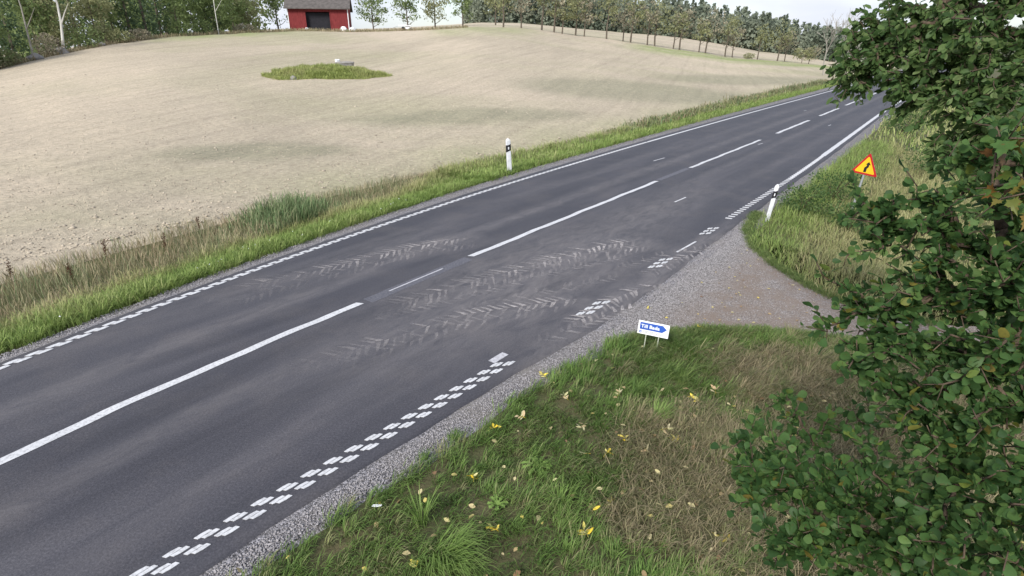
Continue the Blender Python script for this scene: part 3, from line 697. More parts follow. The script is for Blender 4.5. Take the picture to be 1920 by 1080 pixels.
# verge beyond the driveway
x, y, s, l = bank_pts(90000, 11.2, 34, -4.2, 3.5); k = rng.random(len(x)) < np.interp(s, [11, 18, 34], [1, .75, .4]); x, y, s, l = x[k], y[k], s[k], l[k]; n = len(x)
dr = sstep(.9, 2.2, l - g_right(s) + .5 * bumps(x, y, .8)); pn = .5 + .5 * bumps(x, y, 1.2)
blades('grass', x, y, z_right(x, y) - .01, rng.uniform(.14, .38, n) * (.6 + .7 * pn), .010 * rng.uniform(.6, 1.5, n), rng.uniform(.2, .9, n), rng.random(n) * .7 + .2 * pn, np.clip(dr * .62 + rng.normal(.02, .2, n), 0, 1), M['grass'], 'long grass turning to straw beyond the driveway')
n = 9000; s = rng.uniform(34, 110, n); l = g_right(s) + rng.uniform(0, 6, n); x, y = to_xy(s, l)
blades('grass', x, y, z_right(x, y) - .01, rng.uniform(.2, .5, n), .04 * rng.uniform(.6, 1.5, n), rng.uniform(.2, .9, n), rng.random(n), np.clip(.3 + rng.normal(0, .2, n), 0, 1), M['grass'], 'grass on the far stretch of the tree-side verge')

# ---------------------------------------------------------------- plants on the near bank
def tuft(name, loc, n, h, w, mat, label, cat, spread, lean=(.3, .95), dry=.05, tint=(.3, 1.), fall=None):
    x = loc[0] + rng.normal(0, spread, n); y = loc[1] + rng.normal(0, spread, n); a = np.arctan2(y - loc[1], x - loc[0]) + rng.normal(0, .5, n)
    if fall is not None: a = np.arctan2(np.sin(a) + 1.3 * math.sin(fall), np.cos(a) + 1.3 * math.cos(fall)) + rng.normal(0, .3, n)
    o = blades(name, x, y, np.full(n, loc[2] - .01), rng.uniform(.5, 1., n) * h, w * rng.uniform(.7, 1.3, n), rng.uniform(*lean, n), rng.uniform(*tint, n), np.clip(rng.normal(dry, .1, n), 0, 1), mat, label, cat, face=a, droop=1.2)
    del o['kind']; return o
tuft('grass_tuft', (-0.601, 3.751, 0.03), 300, .50, .0075, M['bankgrass'], 'large arching green grass tuft at the bottom edge of the bank', 'grass tuft', .09, (.6, .99), .0, (.55, 1.), -.5)
tuft('grass_tuft', (-0.891, 4.235, -0.02), 46, .60, .008, M['bankgrass'], 'thin long-bladed grass tuft just behind the large arching tuft', 'grass tuft', .03, (.2, .8), .0, (.6, 1.))
tuft('grass_tuft', (1.817, 5.852, 0.072), 120, .36, .007, M['bankgrass'], 'drooping grass tuft among yellow leaves in the middle of the bank', 'grass tuft', .04, (.5, .97), .1, (.5, 1.), .3)
tuft('grass_tuft', (0.483, 4.417, 0.076), 110, .30, .007, M['bankgrass'], 'dense bright green grass tuft below the dandelion plant', 'grass tuft', .06, (.5, .97), .0, (.6, 1.))
# dandelion rosette
def rosette(loc, label, n=11, L=.19):
    t = thing('dandelion_plant', label, 'plant', loc)
    for k in range(n):
        a = 6.28 * k / n + random.uniform(-.2, .2); le = L * random.uniform(.7, 1.1); V = []; F = []
        prof = [(0, .006), (.25, .014), (.4, .009), (.55, .022), (.68, .014), (.85, .026), (1., .003)]
        for i, (f, w) in enumerate(prof):
            r = le * f; z = .012 + .35 * le * f * (1 - f) * 2.2 + .03 * f
            for e in (-1, 0, 1): V.append((math.cos(a) * r - math.sin(a) * w * e, math.sin(a) * r + math.cos(a) * w * e, z + (.008 if e else 0)))
            if i:
                b = 3 * i
                for e in (0, 1): F.append((b - 3 + e, b - 2 + e, b + 1 + e, b + e))
        me = bpy.data.meshes.new('leaf'); me.from_pydata(V, [], F); me.update(); attr(me, 'tint', [.75 + .15 * random.random()] * len(V)); attr(me, 'dry', [0.] * len(V))
        obj('leaf', me, M['bankgrass'], t)
    return t
rosette((0.295, 5.001, 0.015), 'rosette of broad toothed green leaves in the middle of the bank')
rosette((-0.152, 4.458, 0.002), 'low flat leafy plant between the dandelion and the large grass tuft', 8, .13)

# ---------------------------------------------------------------- leaves
def leaf_arrays(kind):
    """outline halves of a leaf 1 long, folded along the midrib; returns verts, faces"""
    if kind == 'alder': prof = [(0, .0), (.10, .07), (.28, .22), (.5, .36), (.72, .41), (.90, .28), (1., .07)]
    elif kind == 'sallow': prof = [(0, 0.), (.12, .12), (.35, .27), (.6, .31), (.85, .18), (1., .02)]
    elif kind == 'leaflet': prof = [(0, 0.), (.15, .12), (.45, .18), (.75, .14), (1., .01)]
    else: prof = [(0, 0.), (.1, .2), (.3, .3), (.6, .3), (.9, .16), (1., .03)]
    V = []; F = []
    for i, (f, w) in enumerate(prof):
        zc = -.10 * (f - .3) ** 2 + .02
        wv = .035 * math.sin(f * 13) if 0 < i < len(prof) - 1 else 0; V += [(-w, f - .05 * w, zc + w * .30 - .25 * w * w + wv), (0, f, zc), (w, f + .03 * w, zc + w * .30 - .25 * w * w - wv)]
        if i:
            b = 3 * i; F += [(b - 3, b - 2, b + 1, b), (b - 2, b - 1, b + 2, b + 1)]
    return np.array(V, float), np.array(F, int)
def maple_arrays():
    pts = [(0, 0), (.16, .02), (.42, -.08), (.36, .12), (.56, .30), (.40, .36), (.34, .46), (.20, .44), (.22, .66), (.10, .70), (0, 1.)]
    right = pts; left = [(-x, y) for x, y in pts[1:-1]][::-1]
    ring = right + left; V = [(0, .32, -.02)] + [(x, y, .10 * abs(x) - .10 * (y - .3) ** 2) for x, y in ring]; n = len(ring)
    return np.array(V, float), np.array([(0, 1 + i, 1 + (i + 1) % n) for i in range(n)], int)

def leaf_frames(pos, dirs, up_bias):
    """per-leaf rotation matrices: y along the leaf, z its upper face"""
    n = len(pos); y = dirs / np.linalg.norm(dirs, axis=1, keepdims=True)
    z = rng.normal(0, .62, (n, 3)); z[:, 2] += up_bias
    z -= (z * y).sum(1, keepdims=True) * y; z /= np.linalg.norm(z, axis=1, keepdims=True)
    x = np.cross(y, z); return np.stack([x, y, z], -1)

def grow_tree(name, label, cat, base, trunk, targets, leaf_kind, leaf_len, leaf_mat, per=7, singles=300, twig_len=.38, droop=.25, bark='twig', seg=.14, rscale=.75, up=.25, rise=0.):
    """trunk polyline (world) + crown target points; twigs with alternate leaves; the most visible leaves are objects of their own"""
    t = thing(name, label, cat, base); b0 = np.array(base)
    nodes = []; parent = []
    for a, b in zip(trunk[:-1], trunk[1:]):
        a, b = np.array(a, float), np.array(b, float); m = max(2, int(np.linalg.norm(b - a) / seg))
        for k in range(m): nodes.append(a + (b - a) * k / m); parent.append(len(nodes) - 2)
    nodes.append(np.array(trunk[-1], float)); parent.append(len(nodes) - 2)
    nt_ = len(nodes); arr = np.array(nodes)
    root = np.array(trunk[len(trunk) // 2], float)
    order = np.argsort([min(np.linalg.norm(arr - q_, axis=1)) for q_ in targets]); tips = []
    for oi in order:
        q_ = np.array(targets[oi], float); dist = np.linalg.norm(arr - q_, axis=1)
        cost = dist + np.where(arr[:, 2] > q_[2] + .15, .5 * (arr[:, 2] - q_[2]), 0)
        j = int(np.argmin(cost)); a = arr[j]; d = q_ - a; L = np.linalg.norm(d)
        if L < .04: continue
        m = max(1, int(L / seg)); side = rng.normal(0, .06 * L, 3); pj = j; new = []
        for k in range(1, m + 1):
            f = k / m; p = a + d * f + side * math.sin(math.pi * f) + np.array([0, 0, .10 * L * math.sin(math.pi * f)]); new.append(p); parent.append(pj); pj = len(arr) + len(new) - 1
        arr = np.concatenate([arr, np.array(new)]); tips.append(pj)
    N = len(arr); cnt = np.zeros(N)
    for q_ in tips: cnt[q_] += 1
    for i in range(N - 1, 0, -1):
        if parent[i] >= 0: cnt[parent[i]] += cnt[i]
    rad = rscale * .0032 * np.maximum(cnt, 1) ** .52
    # wood: one tube per edge
    wood = MB(); tr = wood
    for i in range(1, N):
        pi_ = parent[i]
        if pi_ < 0: continue
        if i < nt_: tr.tube([arr[pi_], arr[i]], [max(rad[pi_], rad[i]), rad[i]], 8)
        else: wood.tube([arr[pi_], arr[i]], [min(rad[pi_], rad[i] * 1.25), rad[i]], 4 if rad[i] < .012 else 6)
    for mb, nm in ((wood, 'trunk'),):
        if mb.v:
            me = mb.mesh(nm); me.transform(Matrix.Translation(-Vector(base))); smooth(me); obj(nm, me, M[bark], t)
    # leaves along the outer part of every branch
    P = []; Dd = []
    hx = np.zeros(N, bool)
    for q_ in tips:
        path = [q_]; L = 0.
        while parent[path[-1]] >= nt_ and L < twig_len: L += np.linalg.norm(arr[path[-1]] - arr[parent[path[-1]]]); path.append(parent[path[-1]])
        path = path[::-1]
        if len(path) < 2: path = [parent[q_], q_]
        pts = arr[path]; cum = np.concatenate([[0], np.cumsum(np.linalg.norm(np.diff(pts, axis=0), axis=1))])
        for k in range(per):
            f = cum[-1] * (1 - (k / per) * .95) ; p = np.array([np.interp(f, cum, pts[:, c]) for c in range(3)])
            ax = pts[-1] - pts[0]; ax /= max(np.linalg.norm(ax), 1e-6); sd = np.cross(ax, (0, 0, 1.)); sd /= max(np.linalg.norm(sd), 1e-3)
            sgn = 1 if k % 2 else -1
            dv = ax * rng.uniform(.35, .9) + sd * sgn * rng.uniform(.4, 1.) * (0 if k == 0 else 1) + np.array([0, 0, rise - droop + rng.normal(0, .35)]) + rng.normal(0, .22, 3)
            P.append(p + dv * .012 / max(np.linalg.norm(dv), .1)); Dd.append(dv)
    P = np.array(P); Dd = np.array(Dd); R = leaf_frames(P, Dd, up); sz = leaf_len * rng.uniform(.5, 1.22, len(P)) 
    V0, F0 = maple_arrays() if leaf_kind == 'maple' else leaf_arrays(leaf_kind)
    c = np.array([0, 0, CAM_H]); v = P - c; depth = v @ np.array([0, math.cos(math.radians(22.9)), -math.sin(math.radians(22.9))]); upv = v @ np.array([0, math.sin(math.radians(22.9)), math.cos(math.radians(22.9))])
    inside = (depth > .3) & (np.abs(v[:, 0]) < .92 * depth) & (np.abs(upv) < .53 * depth)
    key = np.where(inside, depth, 1e3 + depth); od = np.argsort(key); one = set(od[:singles].tolist()) if singles else set()
    # three shapes for the single leaves
    protos = []
    for k in range(6):
        W = V0.copy(); W[:, 2] += (.10, -.06, .04, -.14, .25, -.22)[k] * (W[:, 1] ** 2) + (.3, .0, -.25, .15, -.5, .45)[k] * W[:, 0] * W[:, 1]; W[:, 0] *= (1, .85, 1.08, .78, .92, .7)[k]
        me = mesh_np('leaf', W, [F0]); smooth(me); attr(me, 'tint', [k * .07] * len(W)); me.materials.append(leaf_mat); protos.append(me)
    for i in od[:singles]:
        o = bpy.data.objects.new('leaf', protos[int(rng.integers(6))]); COL.objects.link(o); o.parent = t
        mw = Matrix([[R[i][r][c_] * sz[i] for c_ in range(3)] + [P[i][r] - b0[r]] for r in range(3)] + [[0, 0, 0, 1]]); o.matrix_local = mw
    rest = np.array([i for i in range(len(P)) if i not in one], int)
    if len(rest):
        W = V0[None] * np.ones((len(rest), 1, 1)); W[:, :, 0] *= rng.uniform(.68, 1.08, (len(rest), 1)); bend = rng.uniform(-.2, .15, (len(rest), 1)); W[:, :, 2] += bend * W[:, :, 1] ** 2 + rng.uniform(-.3, .3, (len(rest), 1)) * W[:, :, 0] * W[:, :, 1]
        W = np.einsum('nij,nkj->nki', R[rest], W) * sz[rest][:, None, None] + (P[rest] - b0)[:, None]
        F = (F0[None] + len(V0) * np.arange(len(rest))[:, None, None]).reshape(-1, F0.shape[1])
        me = mesh_np('foliage', W.reshape(-1, 3), [F]); smooth(me); attr(me, 'tint', np.repeat(rng.random(len(rest)), len(V0)))
        o = obj('foliage', me, leaf_mat, t); o['kind'] = 'stuff'
    return t

def cloud(blobs):
    """points through a crown: (centre, radius, number)"""
    out = []
    for c, r, n in blobs:
        v = rng.normal(0, 1, (n, 3)); v /= np.linalg.norm(v, axis=1, keepdims=True); v *= (rng.random((n, 1)) ** .45) * r; out += list(np.array(c) + v)
    return out

# near alder on the right of the camera
alder_blobs = [
    ((1.851, 2.546, 3.389), .26, 16), ((1.953, 2.528, 3.603), .26, 16), ((1.724, 2.625, 3.576), .14, 7), ((2.089, 2.367, 3.479), .32, 26), ((2.051, 2.357, 3.198), .34, 30), ((1.775, 2.428, 3.109), .20, 14),
    ((1.623, 2.458, 3.179), .10, 5), ((1.575, 2.453, 3.04), .09, 4), ((1.685, 2.253, 2.951), .22, 18), ((1.831, 2.139, 2.938), .30, 26), ((2.073, 2.088, 3.075), .36, 34), ((1.961, 1.983, 2.826), .34, 30), ((1.807, 2.148, 2.704), .18, 10),
    ((2.008, 1.816, 2.689), .34, 28), ((1.925, 1.974, 2.549), .24, 16), ((2.332, 2.694, 3.74), .30, 18), ((2.347, 2.285, 3.284), .35, 20), ((2.321, 2.0, 2.868), .4, 20), ((1.88, 1.625, 2.492), .3, 20), ((2.661, 2.528, 3.603), .4, 14), ((2.793, 2.157, 2.981), .5, 16), ((2.696, 2.989, 3.924), .35, 12)]
grow_tree('alder_tree', 'large round-leaved green shrub filling the right side in front of the driveway', 'shrub', (2.978, 1.483, 1.129)[:2] + (-.1,),
          [(2.978, 1.483, 1.129)[:2] + (-.1,), (2.734, 1.816, 1.916), (2.515, 2.072, 2.524), (2.368, 2.3, 3.063), (2.289, 2.548, 3.521), (2.282, 2.694, 3.74)], cloud([(c, r, int(n * 2.3)) for c, r, n in alder_blobs]) + [(1.653, 2.729, 3.694), (1.614, 2.674, 3.563), (1.635, 2.68, 3.705), (1.445, 2.537, 3.366), (1.483, 2.507, 3.296), (1.399, 2.416, 3.081), (1.472, 2.493, 3.135), (1.673, 2.556, 3.413), (1.876, 2.704, 3.763), (1.927, 2.675, 3.693), (1.724, 2.586, 3.483)], 'alder', .050, M['alder'], per=13, twig_len=.30, rise=.35)

# low shrub at the bottom right
low_blobs = [((1.397, 2.482, 2.209), .22, 22), ((1.322, 2.585, 2.197), .14, 10), ((1.47, 2.258, 2.193), .26, 28), ((1.296, 2.325, 2.095), .16, 12), ((1.683, 2.15, 2.193), .28, 28), ((1.807, 1.958, 2.254), .28, 26), ((1.521, 1.994, 2.082), .24, 20), ((1.367, 2.078, 2.024), .16, 12), ((1.972, 1.828, 2.203), .28, 16), ((1.852, 2.311, 2.319), .22, 12), ((1.737, 1.773, 2.073), .3, 10)]
grow_tree('alder_shrub', 'low dark green shrub spreading over dead grass at the bottom right', 'shrub', (2.254, 1.985, 1.29)[:2] + (-.06,),
          [(2.254, 1.985, 1.29)[:2] + (-.06,), (2.124, 2.025, 1.641), (1.927, 2.084, 1.909), (1.743, 2.205, 2.068)], cloud([(c, r, int(n * 1.9)) for c, r, n in low_blobs]), 'alder', .058, M['alder'], per=11, twig_len=.24, rscale=.6, rise=.55)
sap_blobs = [((1.904, 3.279, 2.04), .10, 9), ((1.927, 3.14, 1.967), .12, 9), ((1.854, 3.343, 2.063), .05, 4), ((2.085, 3.016, 1.932), .16, 10), ((2.223, 3.111, 2.156), .18, 12), ((1.725, 3.307, 1.977), .05, 3)]
grow_tree('alder_sapling', 'thin sapling with few leaves standing between the driveway and the low shrub', 'sapling', (3.384, 4.887, 0.039),
          [(3.384, 4.887, 0.039), (2.061, 3.125, 1.803), (1.97, 3.181, 1.936), (1.923, 3.293, 2.074)], cloud(sap_blobs), 'alder', .064, M['alder'], per=7, singles=120, twig_len=.2, rscale=.6, rise=.4)

# taller tree behind, hanging over the far end of the road
tree_blobs = [((3.576, 6.038, 4.204), .40, 34), ((3.313, 5.977, 4.058), .20, 16), ((3.594, 6.328, 4.376), .25, 16), ((3.925, 5.971, 4.301), .48, 44), ((3.752, 5.724, 3.974), .32, 26), ((4.199, 5.607, 4.211), .55, 54), ((4.023, 5.332, 3.815), .40, 34), ((4.325, 5.194, 4.004), .50, 46), ((4.233, 5.015, 3.58), .45, 36), ((4.131, 6.111, 4.634), .55, 40), ((4.319, 5.556, 4.603), .55, 36), ((4.789, 5.446, 4.344), .6, 26), ((4.178, 4.953, 3.176), .45, 22), ((4.413, 4.77, 2.744), .5, 22), ((3.767, 6.513, 4.556), .25, 12), ((4.554, 4.496, 2.095), .6, 22), ((4.18, 5.347, 3.338), .3, 14)]
grow_tree('sallow_tree', 'tall leafy tree hanging over the far end of the road at the top right', 'tree', (5.713, 4.106, 0.657)[:2] + (-.3,),
          [(5.713, 4.106, 0.657)[:2] + (-.3,), (5.615, 4.676, 2.007), (5.315, 5.145, 3.374), (4.932, 5.518, 4.256), (4.59, 5.892, 4.885)], cloud([(c, r, int(n * 2.5)) for c, r, n in tree_blobs + [((4.085, 5.136, 3.609), .4, 26), ((3.812, 6.36, 4.451), .3, 20), ((4.154, 5.977, 4.058), .4, 30), ((4.282, 6.645, 4.612), .5, 30)]]) + [(3.181, 5.895, 3.865), (3.234, 5.871, 3.807), (3.418, 5.865, 3.792), (3.168, 6.125, 4.153), (3.549, 5.635, 3.763), (3.701, 5.616, 3.717)], 'sallow', .080, M['sallow'], per=12, twig_len=.42, droop=.35)

# maple sprig with browning leaves
maple_blobs = [((1.964, 2.414, 3.975), .14, 5), ((1.965, 2.245, 3.833), .16, 7), ((1.961, 2.377, 3.761), .08, 4), ((1.942, 2.123, 3.672), .14, 5), ((2.041, 2.362, 3.982), .12, 4)]
grow_tree('maple_sapling', 'young maple with browning orange leaves at the right edge of the picture', 'sapling', (3.22, 1.54, 1.007)[:2] + (-.1,),
          [(3.22, 1.54, 1.007)[:2] + (-.1,), (2.881, 1.958, 2.254), (2.434, 2.158, 3.242), (2.16, 2.236, 3.684)], cloud([(c, r, max(2, int(n * .7))) for c, r, n in maple_blobs]), 'maple', .072, M['maple'], per=4, singles=300, twig_len=.22, droop=.7)

# shrubs on the verge beyond the driveway
def small_bush(name, loc, h, r, n, mat, label, leaf=.07, group=None):
    t = thing(name, label, 'bush', loc, 0, group); mb = MB()
    for k in range(7):
        a = random.uniform(0, 6.28); mb.tube([(0, 0, 0), (math.cos(a) * r * .3, math.sin(a) * r * .3, h * .5), (math.cos(a) * r * .7, math.sin(a) * r * .7, h * .9)], [.012, .009, .004], 4)
    obj('stems', mb.mesh('stems'), M['twig'], t)
    d = rng.normal(0, 1, (n, 3)); d /= np.linalg.norm(d, axis=1, keepdims=True); rr = rng.random((n, 1)) ** .35
    P = d * rr * np.array([r, r, h * .5]) * (1 + .25 * bumps(d[:, :1] * 2, d[:, 1:2] * 2, 1.5)) + np.array([0, 0, h * .55])
    R = leaf_frames(P, d + rng.normal(0, .5, (n, 3)), .8); V0, F0 = leaf_arrays('sallow'); sz = leaf * rng.uniform(.6, 1.3, n)
    W = np.einsum('nij,kj->nki', R, V0) * sz[:, None, None] + P[:, None]; F = (F0[None] + len(V0) * np.arange(n)[:, None, None]).reshape(-1, 4)
    me = mesh_np('foliage', W.reshape(-1, 3), [F]); attr(me, 'tint', np.repeat(rng.random(n), len(V0))); o = obj('foliage', me, mat, t); o['kind'] = 'stuff'
    return t
small_bush('verge_bush', (8.198, 15.72, -0.032), .75, .6, 900, M['sallow'], 'low leafy bush beside the leaning marker post')
small_bush('verge_bush', (9.987, 17.399, -0.067), .85, .75, 1000, M['sallow'], 'dark leafy bush below the warning sign')
small_bush('verge_bush', (9.191, 14.938, -0.267), .7, .7, 900, M['sallow'], 'low bush in the straw behind the grassy driveway corner')
small_bush('verge_bush', (21.873, 32.776, -0.111), 1.2, 1.0, 900, M['sallow'], 'bush on the verge between the warning sign and the tall tree', .10)
small_bush('verge_bush', (17.344, 23.041, -0.49), 1.4, 1.2, 1200, M['sallow'], 'bush half hidden behind the twigs right of the warning sign', .09)

# ---------------------------------------------------------------- fallen leaves
V0, F0 = leaf_arrays('leaflet')
leaflets = []
for k in range(3):
    W = V0.copy(); W[:, 2] += (.15, -.1, .25)[k] * W[:, 1] ** 2; me = mesh_np('leaflet', W, [F0]); attr(me, 'tint', [.1 * k] * len(W)); leaflets.append(me)
def mat_variants(base): return [(lambda c: (c.materials.append(base), c)[1])(m.copy()) for m in leaflets]
LY, LP = mat_variants(M['yellowleaf']), mat_variants(M['paleleaf'])
def fallen(loc, label, pairs, L, ang, pal, curl=.3):
    L *= 1.05
    t = thing('fallen_leaf', label, 'fallen leaf', (loc[0], loc[1], loc[2] + random.uniform(.045, .08)), ang, 'fallen leaves on the near bank')
    t.rotation_euler = (random.uniform(-.35, .15), random.uniform(-.3, .3), ang)
    if pairs:
        mb = MB(); mb.tube([(0, 0, 0), (0, L * .5, .01), (0, L, 0)], [.0018, .0015, .001], 4); obj('stalk', mb.mesh('stalk'), M['yellowleaf'], t)
    spots = [(L * (.28 + .66 * i / max(pairs - 1, 1)), sd) for i in range(pairs) for sd in (-1, 1)] + [(L * .98 if pairs else 0, 0)]
    for yy, sd in spots:
        if random.random() < .10 and sd: continue
        o = obj('leaflet', random.choice(pal), None, t, (0, yy, .003)); o.rotation_euler = (random.uniform(-.5, .7), random.uniform(-.9, .9), -sd * random.uniform(.6, 1.35)); k = .080 * random.uniform(.6, 1.15) * (1 if pairs else 1.1); o.scale = (k, k, k)
    return t
FALLEN = [
    ((0.487, 6.838, -0.035), 'bright yellow compound leaf at the top of the bank beside the gravel', 4, .14, .4, LY),
    ((-0.292, 5.664, -0.035), 'bright yellow folded leaf lying near the gravel edge of the bank', 3, .13, -1.1, LY),
    ((0.167, 5.906, -0.031), 'pale yellow leaf right of the bright folded yellow leaf', 3, .11, .9, LP),
    ((0.744, 6.351, -0.05), 'cream compound leaf below the topmost bright yellow leaf', 3, .10, .5, LP),
    ((1.387, 6.329, 0.007), 'pale five-fingered leaf on the upper bank left of the drooping tuft', 3, .11, -.4, LP),
    ((0.905, 5.766, -0.007), 'thin pale leaf lying lengthwise in the middle of the bank', 3, .12, 2.6, LP),
    ((1.325, 5.333, 0.061), 'yellow fan-shaped leaf on the green edge of the dead grass', 4, .12, .2, LY),
    ((0.886, 5.166, 0.038), 'cream leaf just left of the yellow upright leaf by the dead grass', 3, .10, 1.5, LP),
    ((1.016, 5.073, 0.055), 'small upright yellow leaf at the border of the dead grass', 2, .10, -.5, LY),
    ((-0.413, 4.794, -0.046), 'yellow comb-shaped leaf alone in the green left of the dandelion', 4, .12, .1, LY),
    ((-0.127, 4.056, 0.035), 'small orange-yellow leaf right of the large arching grass tuft', 3, .09, .8, LY),
    ((0.786, 4.267, 0.065), 'yellow compound leaf with long fingers at the left rim of the brown grass', 4, .13, -.3, LY),
    ((0.936, 4.354, 0.054), 'dull yellow curled leaf just right of the long-fingered leaf', 3, .10, -.6, LY),
    ((0.703, 3.935, 0.064), 'yellow fan leaf nearest the bottom edge of the bank', 4, .12, .2, LY),
    ((1.968, 5.43, 0.055), 'single small yellow leaf in the brown grass right of the fan-shaped leaf', 2, .07, 1.2, LY),
    ((1.756, 5.54, 0.068), 'pale leaf pair in the brown grass below the drooping tuft', 2, .09, -1.4, LP),
    ((2.441, 6.191, 0.033), 'pale yellow compound leaf in tall grass near the sapling', 4, .12, .9, LY),
    ((2.73, 6.458, -0.021), 'small cream leaf right of the compound leaf in tall grass', 2, .08, -.2, LP),
    ((1.534, 5.164, 0.064), 'beige leaf lying on brown grass below the pale leaf pair', 2, .09, .4, LP),
    ((-1.329, 4.848, -0.035), 'lone pale yellow leaf on the left rim of the bank', 0, .08, 1.3, LP),
    ((0.427, 4.697, 0.048), 'single narrow yellow leaf right below the dandelion plant', 0, .09, -.9, LY),
    ((-0.838, 3.636, 0.028), 'bright yellow leaf at the foot of the large grass tuft', 2, .08, .2, LY),
    ((3.068, 8.451, -0.031), 'yellow leaf on the grass edge of the driveway right of the sign', 2, .10, -1.2, LY),
    ((2.388, 9.21, -0.035), 'yellow leaf lying on the gravel behind the blue sign', 1, .09, -1.3, LY),
    ((1.993, 6.451, 0.018), 'pale leaf in the grass between the blue sign and the drooping tuft', 2, .09, .3, LP),
    ((2.025, 3.924, 0.069), 'yellow leaf at the left edge of the low shrub', 3, .11, .8, LY),
]
for loc, lab, pr, L, a, pal in FALLEN:
    t = fallen(loc, lab, pr, L, a, pal)
    if 'gravel behind' in lab: t.location.z = .012
# small dull litter
x, y, s, l = bank_pts(1500, -1.5, 8.1, -4.2, 2.2); k = (np.hypot(x, y) > 2.6) & (rng.random(len(x)) < .25 + .6 * sstep(-3.8, -1.5, l)); x, y = x[k][:420], y[k][:420]; n = len(x)
V1, F1 = leaf_arrays('sallow'); P = np.stack([x, y, z_right(x, y) + rng.uniform(.02, .085, n)], -1); R = leaf_frames(P, np.stack([np.cos(x * 57), np.sin(x * 57), rng.normal(0, .25, n)], -1), 1.6)
W = np.einsum('nij,kj->nki', R, V1) * rng.uniform(.04, .085, n)[:, None, None] + P[:, None]
me = mesh_np('leaf_litter', W.reshape(-1, 3), [(F1[None] + len(V1) * np.arange(n)[:, None, None]).reshape(-1, 4)]); attr(me, 'tint', np.repeat(rng.random(n), len(V1)))
tag(obj('leaf_litter', me, M['litter']), 'small dull fallen leaves scattered through the bank grass', 'leaf litter', kind='stuff')
# pale bits on the driveway and its edge
x = rng.uniform(xs.min(), xs.max(), 500); y = rng.uniform(ys.min(), ys.max(), 500); k = in_poly(x, y, drive_poly) & (to_sl(x, y)[1] > -3.4); x, y = x[k][:90], y[k][:90]; n = len(x)
P = np.stack([x, y, np.full(n, .004)], -1); R = leaf_frames(P, np.stack([np.cos(x * 57), np.sin(x * 57), 0 * x], -1), 4.)
W = np.einsum('nij,kj->nki', R, V1) * rng.uniform(.04, .07, n)[:, None, None] + P[:, None]
me = mesh_np('leaf_litter', W.reshape(-1, 3), [(F1[None] + len(V1) * np.arange(n)[:, None, None]).reshape(-1, 4)]); attr(me, 'tint', np.repeat(rng.random(n), len(V1)))
tag(obj('leaf_litter', me, M['litter']), 'pale fallen leaves scattered on the gravel driveway', 'leaf litter', kind='stuff')

# dried dock stalks in the withered grass, clover heads on the green verge, a scrap of paper
for k, (s, f) in enumerate([(1.4, .55), (2.2, .8), (3.0, .35), (3.9, .7), (5.0, .5), (6.2, .75)]):
    l = float(m_left(s) + (f_left(s) - m_left(s)) * f); x, y = to_xy(s, l); t = thing('dock_plant', ('first', 'second', 'third', 'fourth', 'fifth', 'sixth')[k] + ' dark dried dock stalk from the left in the withered grass', 'plant', (x, y, float(z_left(np.array(s), np.array(l)))), 0, 'dried dock stalks')
    mb = MB(); h = random.uniform(.45, .7); e = Vector((random.uniform(-.1, .1), random.uniform(-.1, .1), h)); mb.tube([(0, 0, 0), e * .5, e], [.006, .005, .003], 5)
    for j in range(4):
        p0 = e * (.45 + .13 * j); mb.tube([p0, p0 + Vector((random.uniform(-.09, .09), random.uniform(-.09, .09), .13))], [.005, .003], 4)
    obj('stalk', mb.mesh('stalk'), M['dock'], t)
    n = 60; f_ = rng.uniform(.5, 1.05, n); pp = np.array(e)[None] * f_[:, None] + rng.normal(0, .022, (n, 3)); obj('seed_head', scatter_solids('seed_head', pp, rng.uniform(.008, .016, n), None, 1.), M['dock'], t)['kind'] = 'stuff'
n = 26; s = rng.uniform(.5, 14, n); l = g_left(s) - rng.uniform(.1, .9, n); x, y = to_xy(s, l)
tag(obj('clover_flowers', scatter_solids('clover_flowers', np.stack([x, y, z_left(s, l) + rng.uniform(.12, .2, n)], -1), rng.uniform(.012, .024, n), None, .9), M['signwhite']), 'small white flower heads dotted along the green verge', 'flowers', kind='stuff')
ps = (-1.367, 4.438, -0.035); mb = MB(); mb.prism([(-.05, -.012), (-.01, -.02), (.045, -.01), (.05, .012), (.0, .018), (-.045, .012)], 0, .002); tag(obj('paper_scrap', mb.mesh('paper_scrap'), M['signwhite'], None, (ps[0], ps[1], ps[2] + .07)), 'small white scrap of paper in the grass at the left end of the bank', 'litter')

# ---------------------------------------------------------------- marker posts
def marker_post(loc, label, lean, rz):
    t = thing('marker_post', label, 'marker post', loc, rz, 'roadside marker posts'); t.rotation_euler = (lean[0], lean[1], rz)
    def prof(w, d): return [(-w, -d), (-w * .55, -d * 1.25), (w * .55, -d * 1.25), (w, -d), (w * .8, d), (-w * .8, d)]
    mb = MB(); mb.prism(prof(.060, .035), -.15, .64); obj('post', mb.mesh('post'), M['plastic'], t)
    mb = MB(); mb.prism(prof(.063, .038), .64, .82, None); me = mb.mesh('black_band')
    for v in me.vertices: v.co.z += .05 * v.co.x / .063 * .6
    obj('black_band', me, M['black'], t)
    # rounded top
    n = 7; V = []; F = []
    for i in range(n + 1):
        f = i / n; w = .060 * math.sqrt(max(0, 1 - max(0, (f - .55) / .45) ** 2)) if f < 1 else .012; d = .035 * (w / .060)
        V += [(px_, py_, .82 + .19 * f) for px_, py_ in prof(max(w, .012), max(d, .008))]
        if i:
            b = 6 * i
            for k in range(6): F.append((b - 6 + k, b - 6 + (k + 1) % 6, b + (k + 1) % 6, b + k))
    F.append(tuple(6 * n + k for k in range(6))); me = bpy.data.meshes.new('cap'); me.from_pydata(V, [], F); me.update(); obj('cap', me, M['plastic'], t)
    mb = MB(); mb.box((0, -.0500, .73), (.030, .006, .075)); obj('reflector', bevel(mb.mesh('reflector'), .002), M['reflector'], t)
    return t
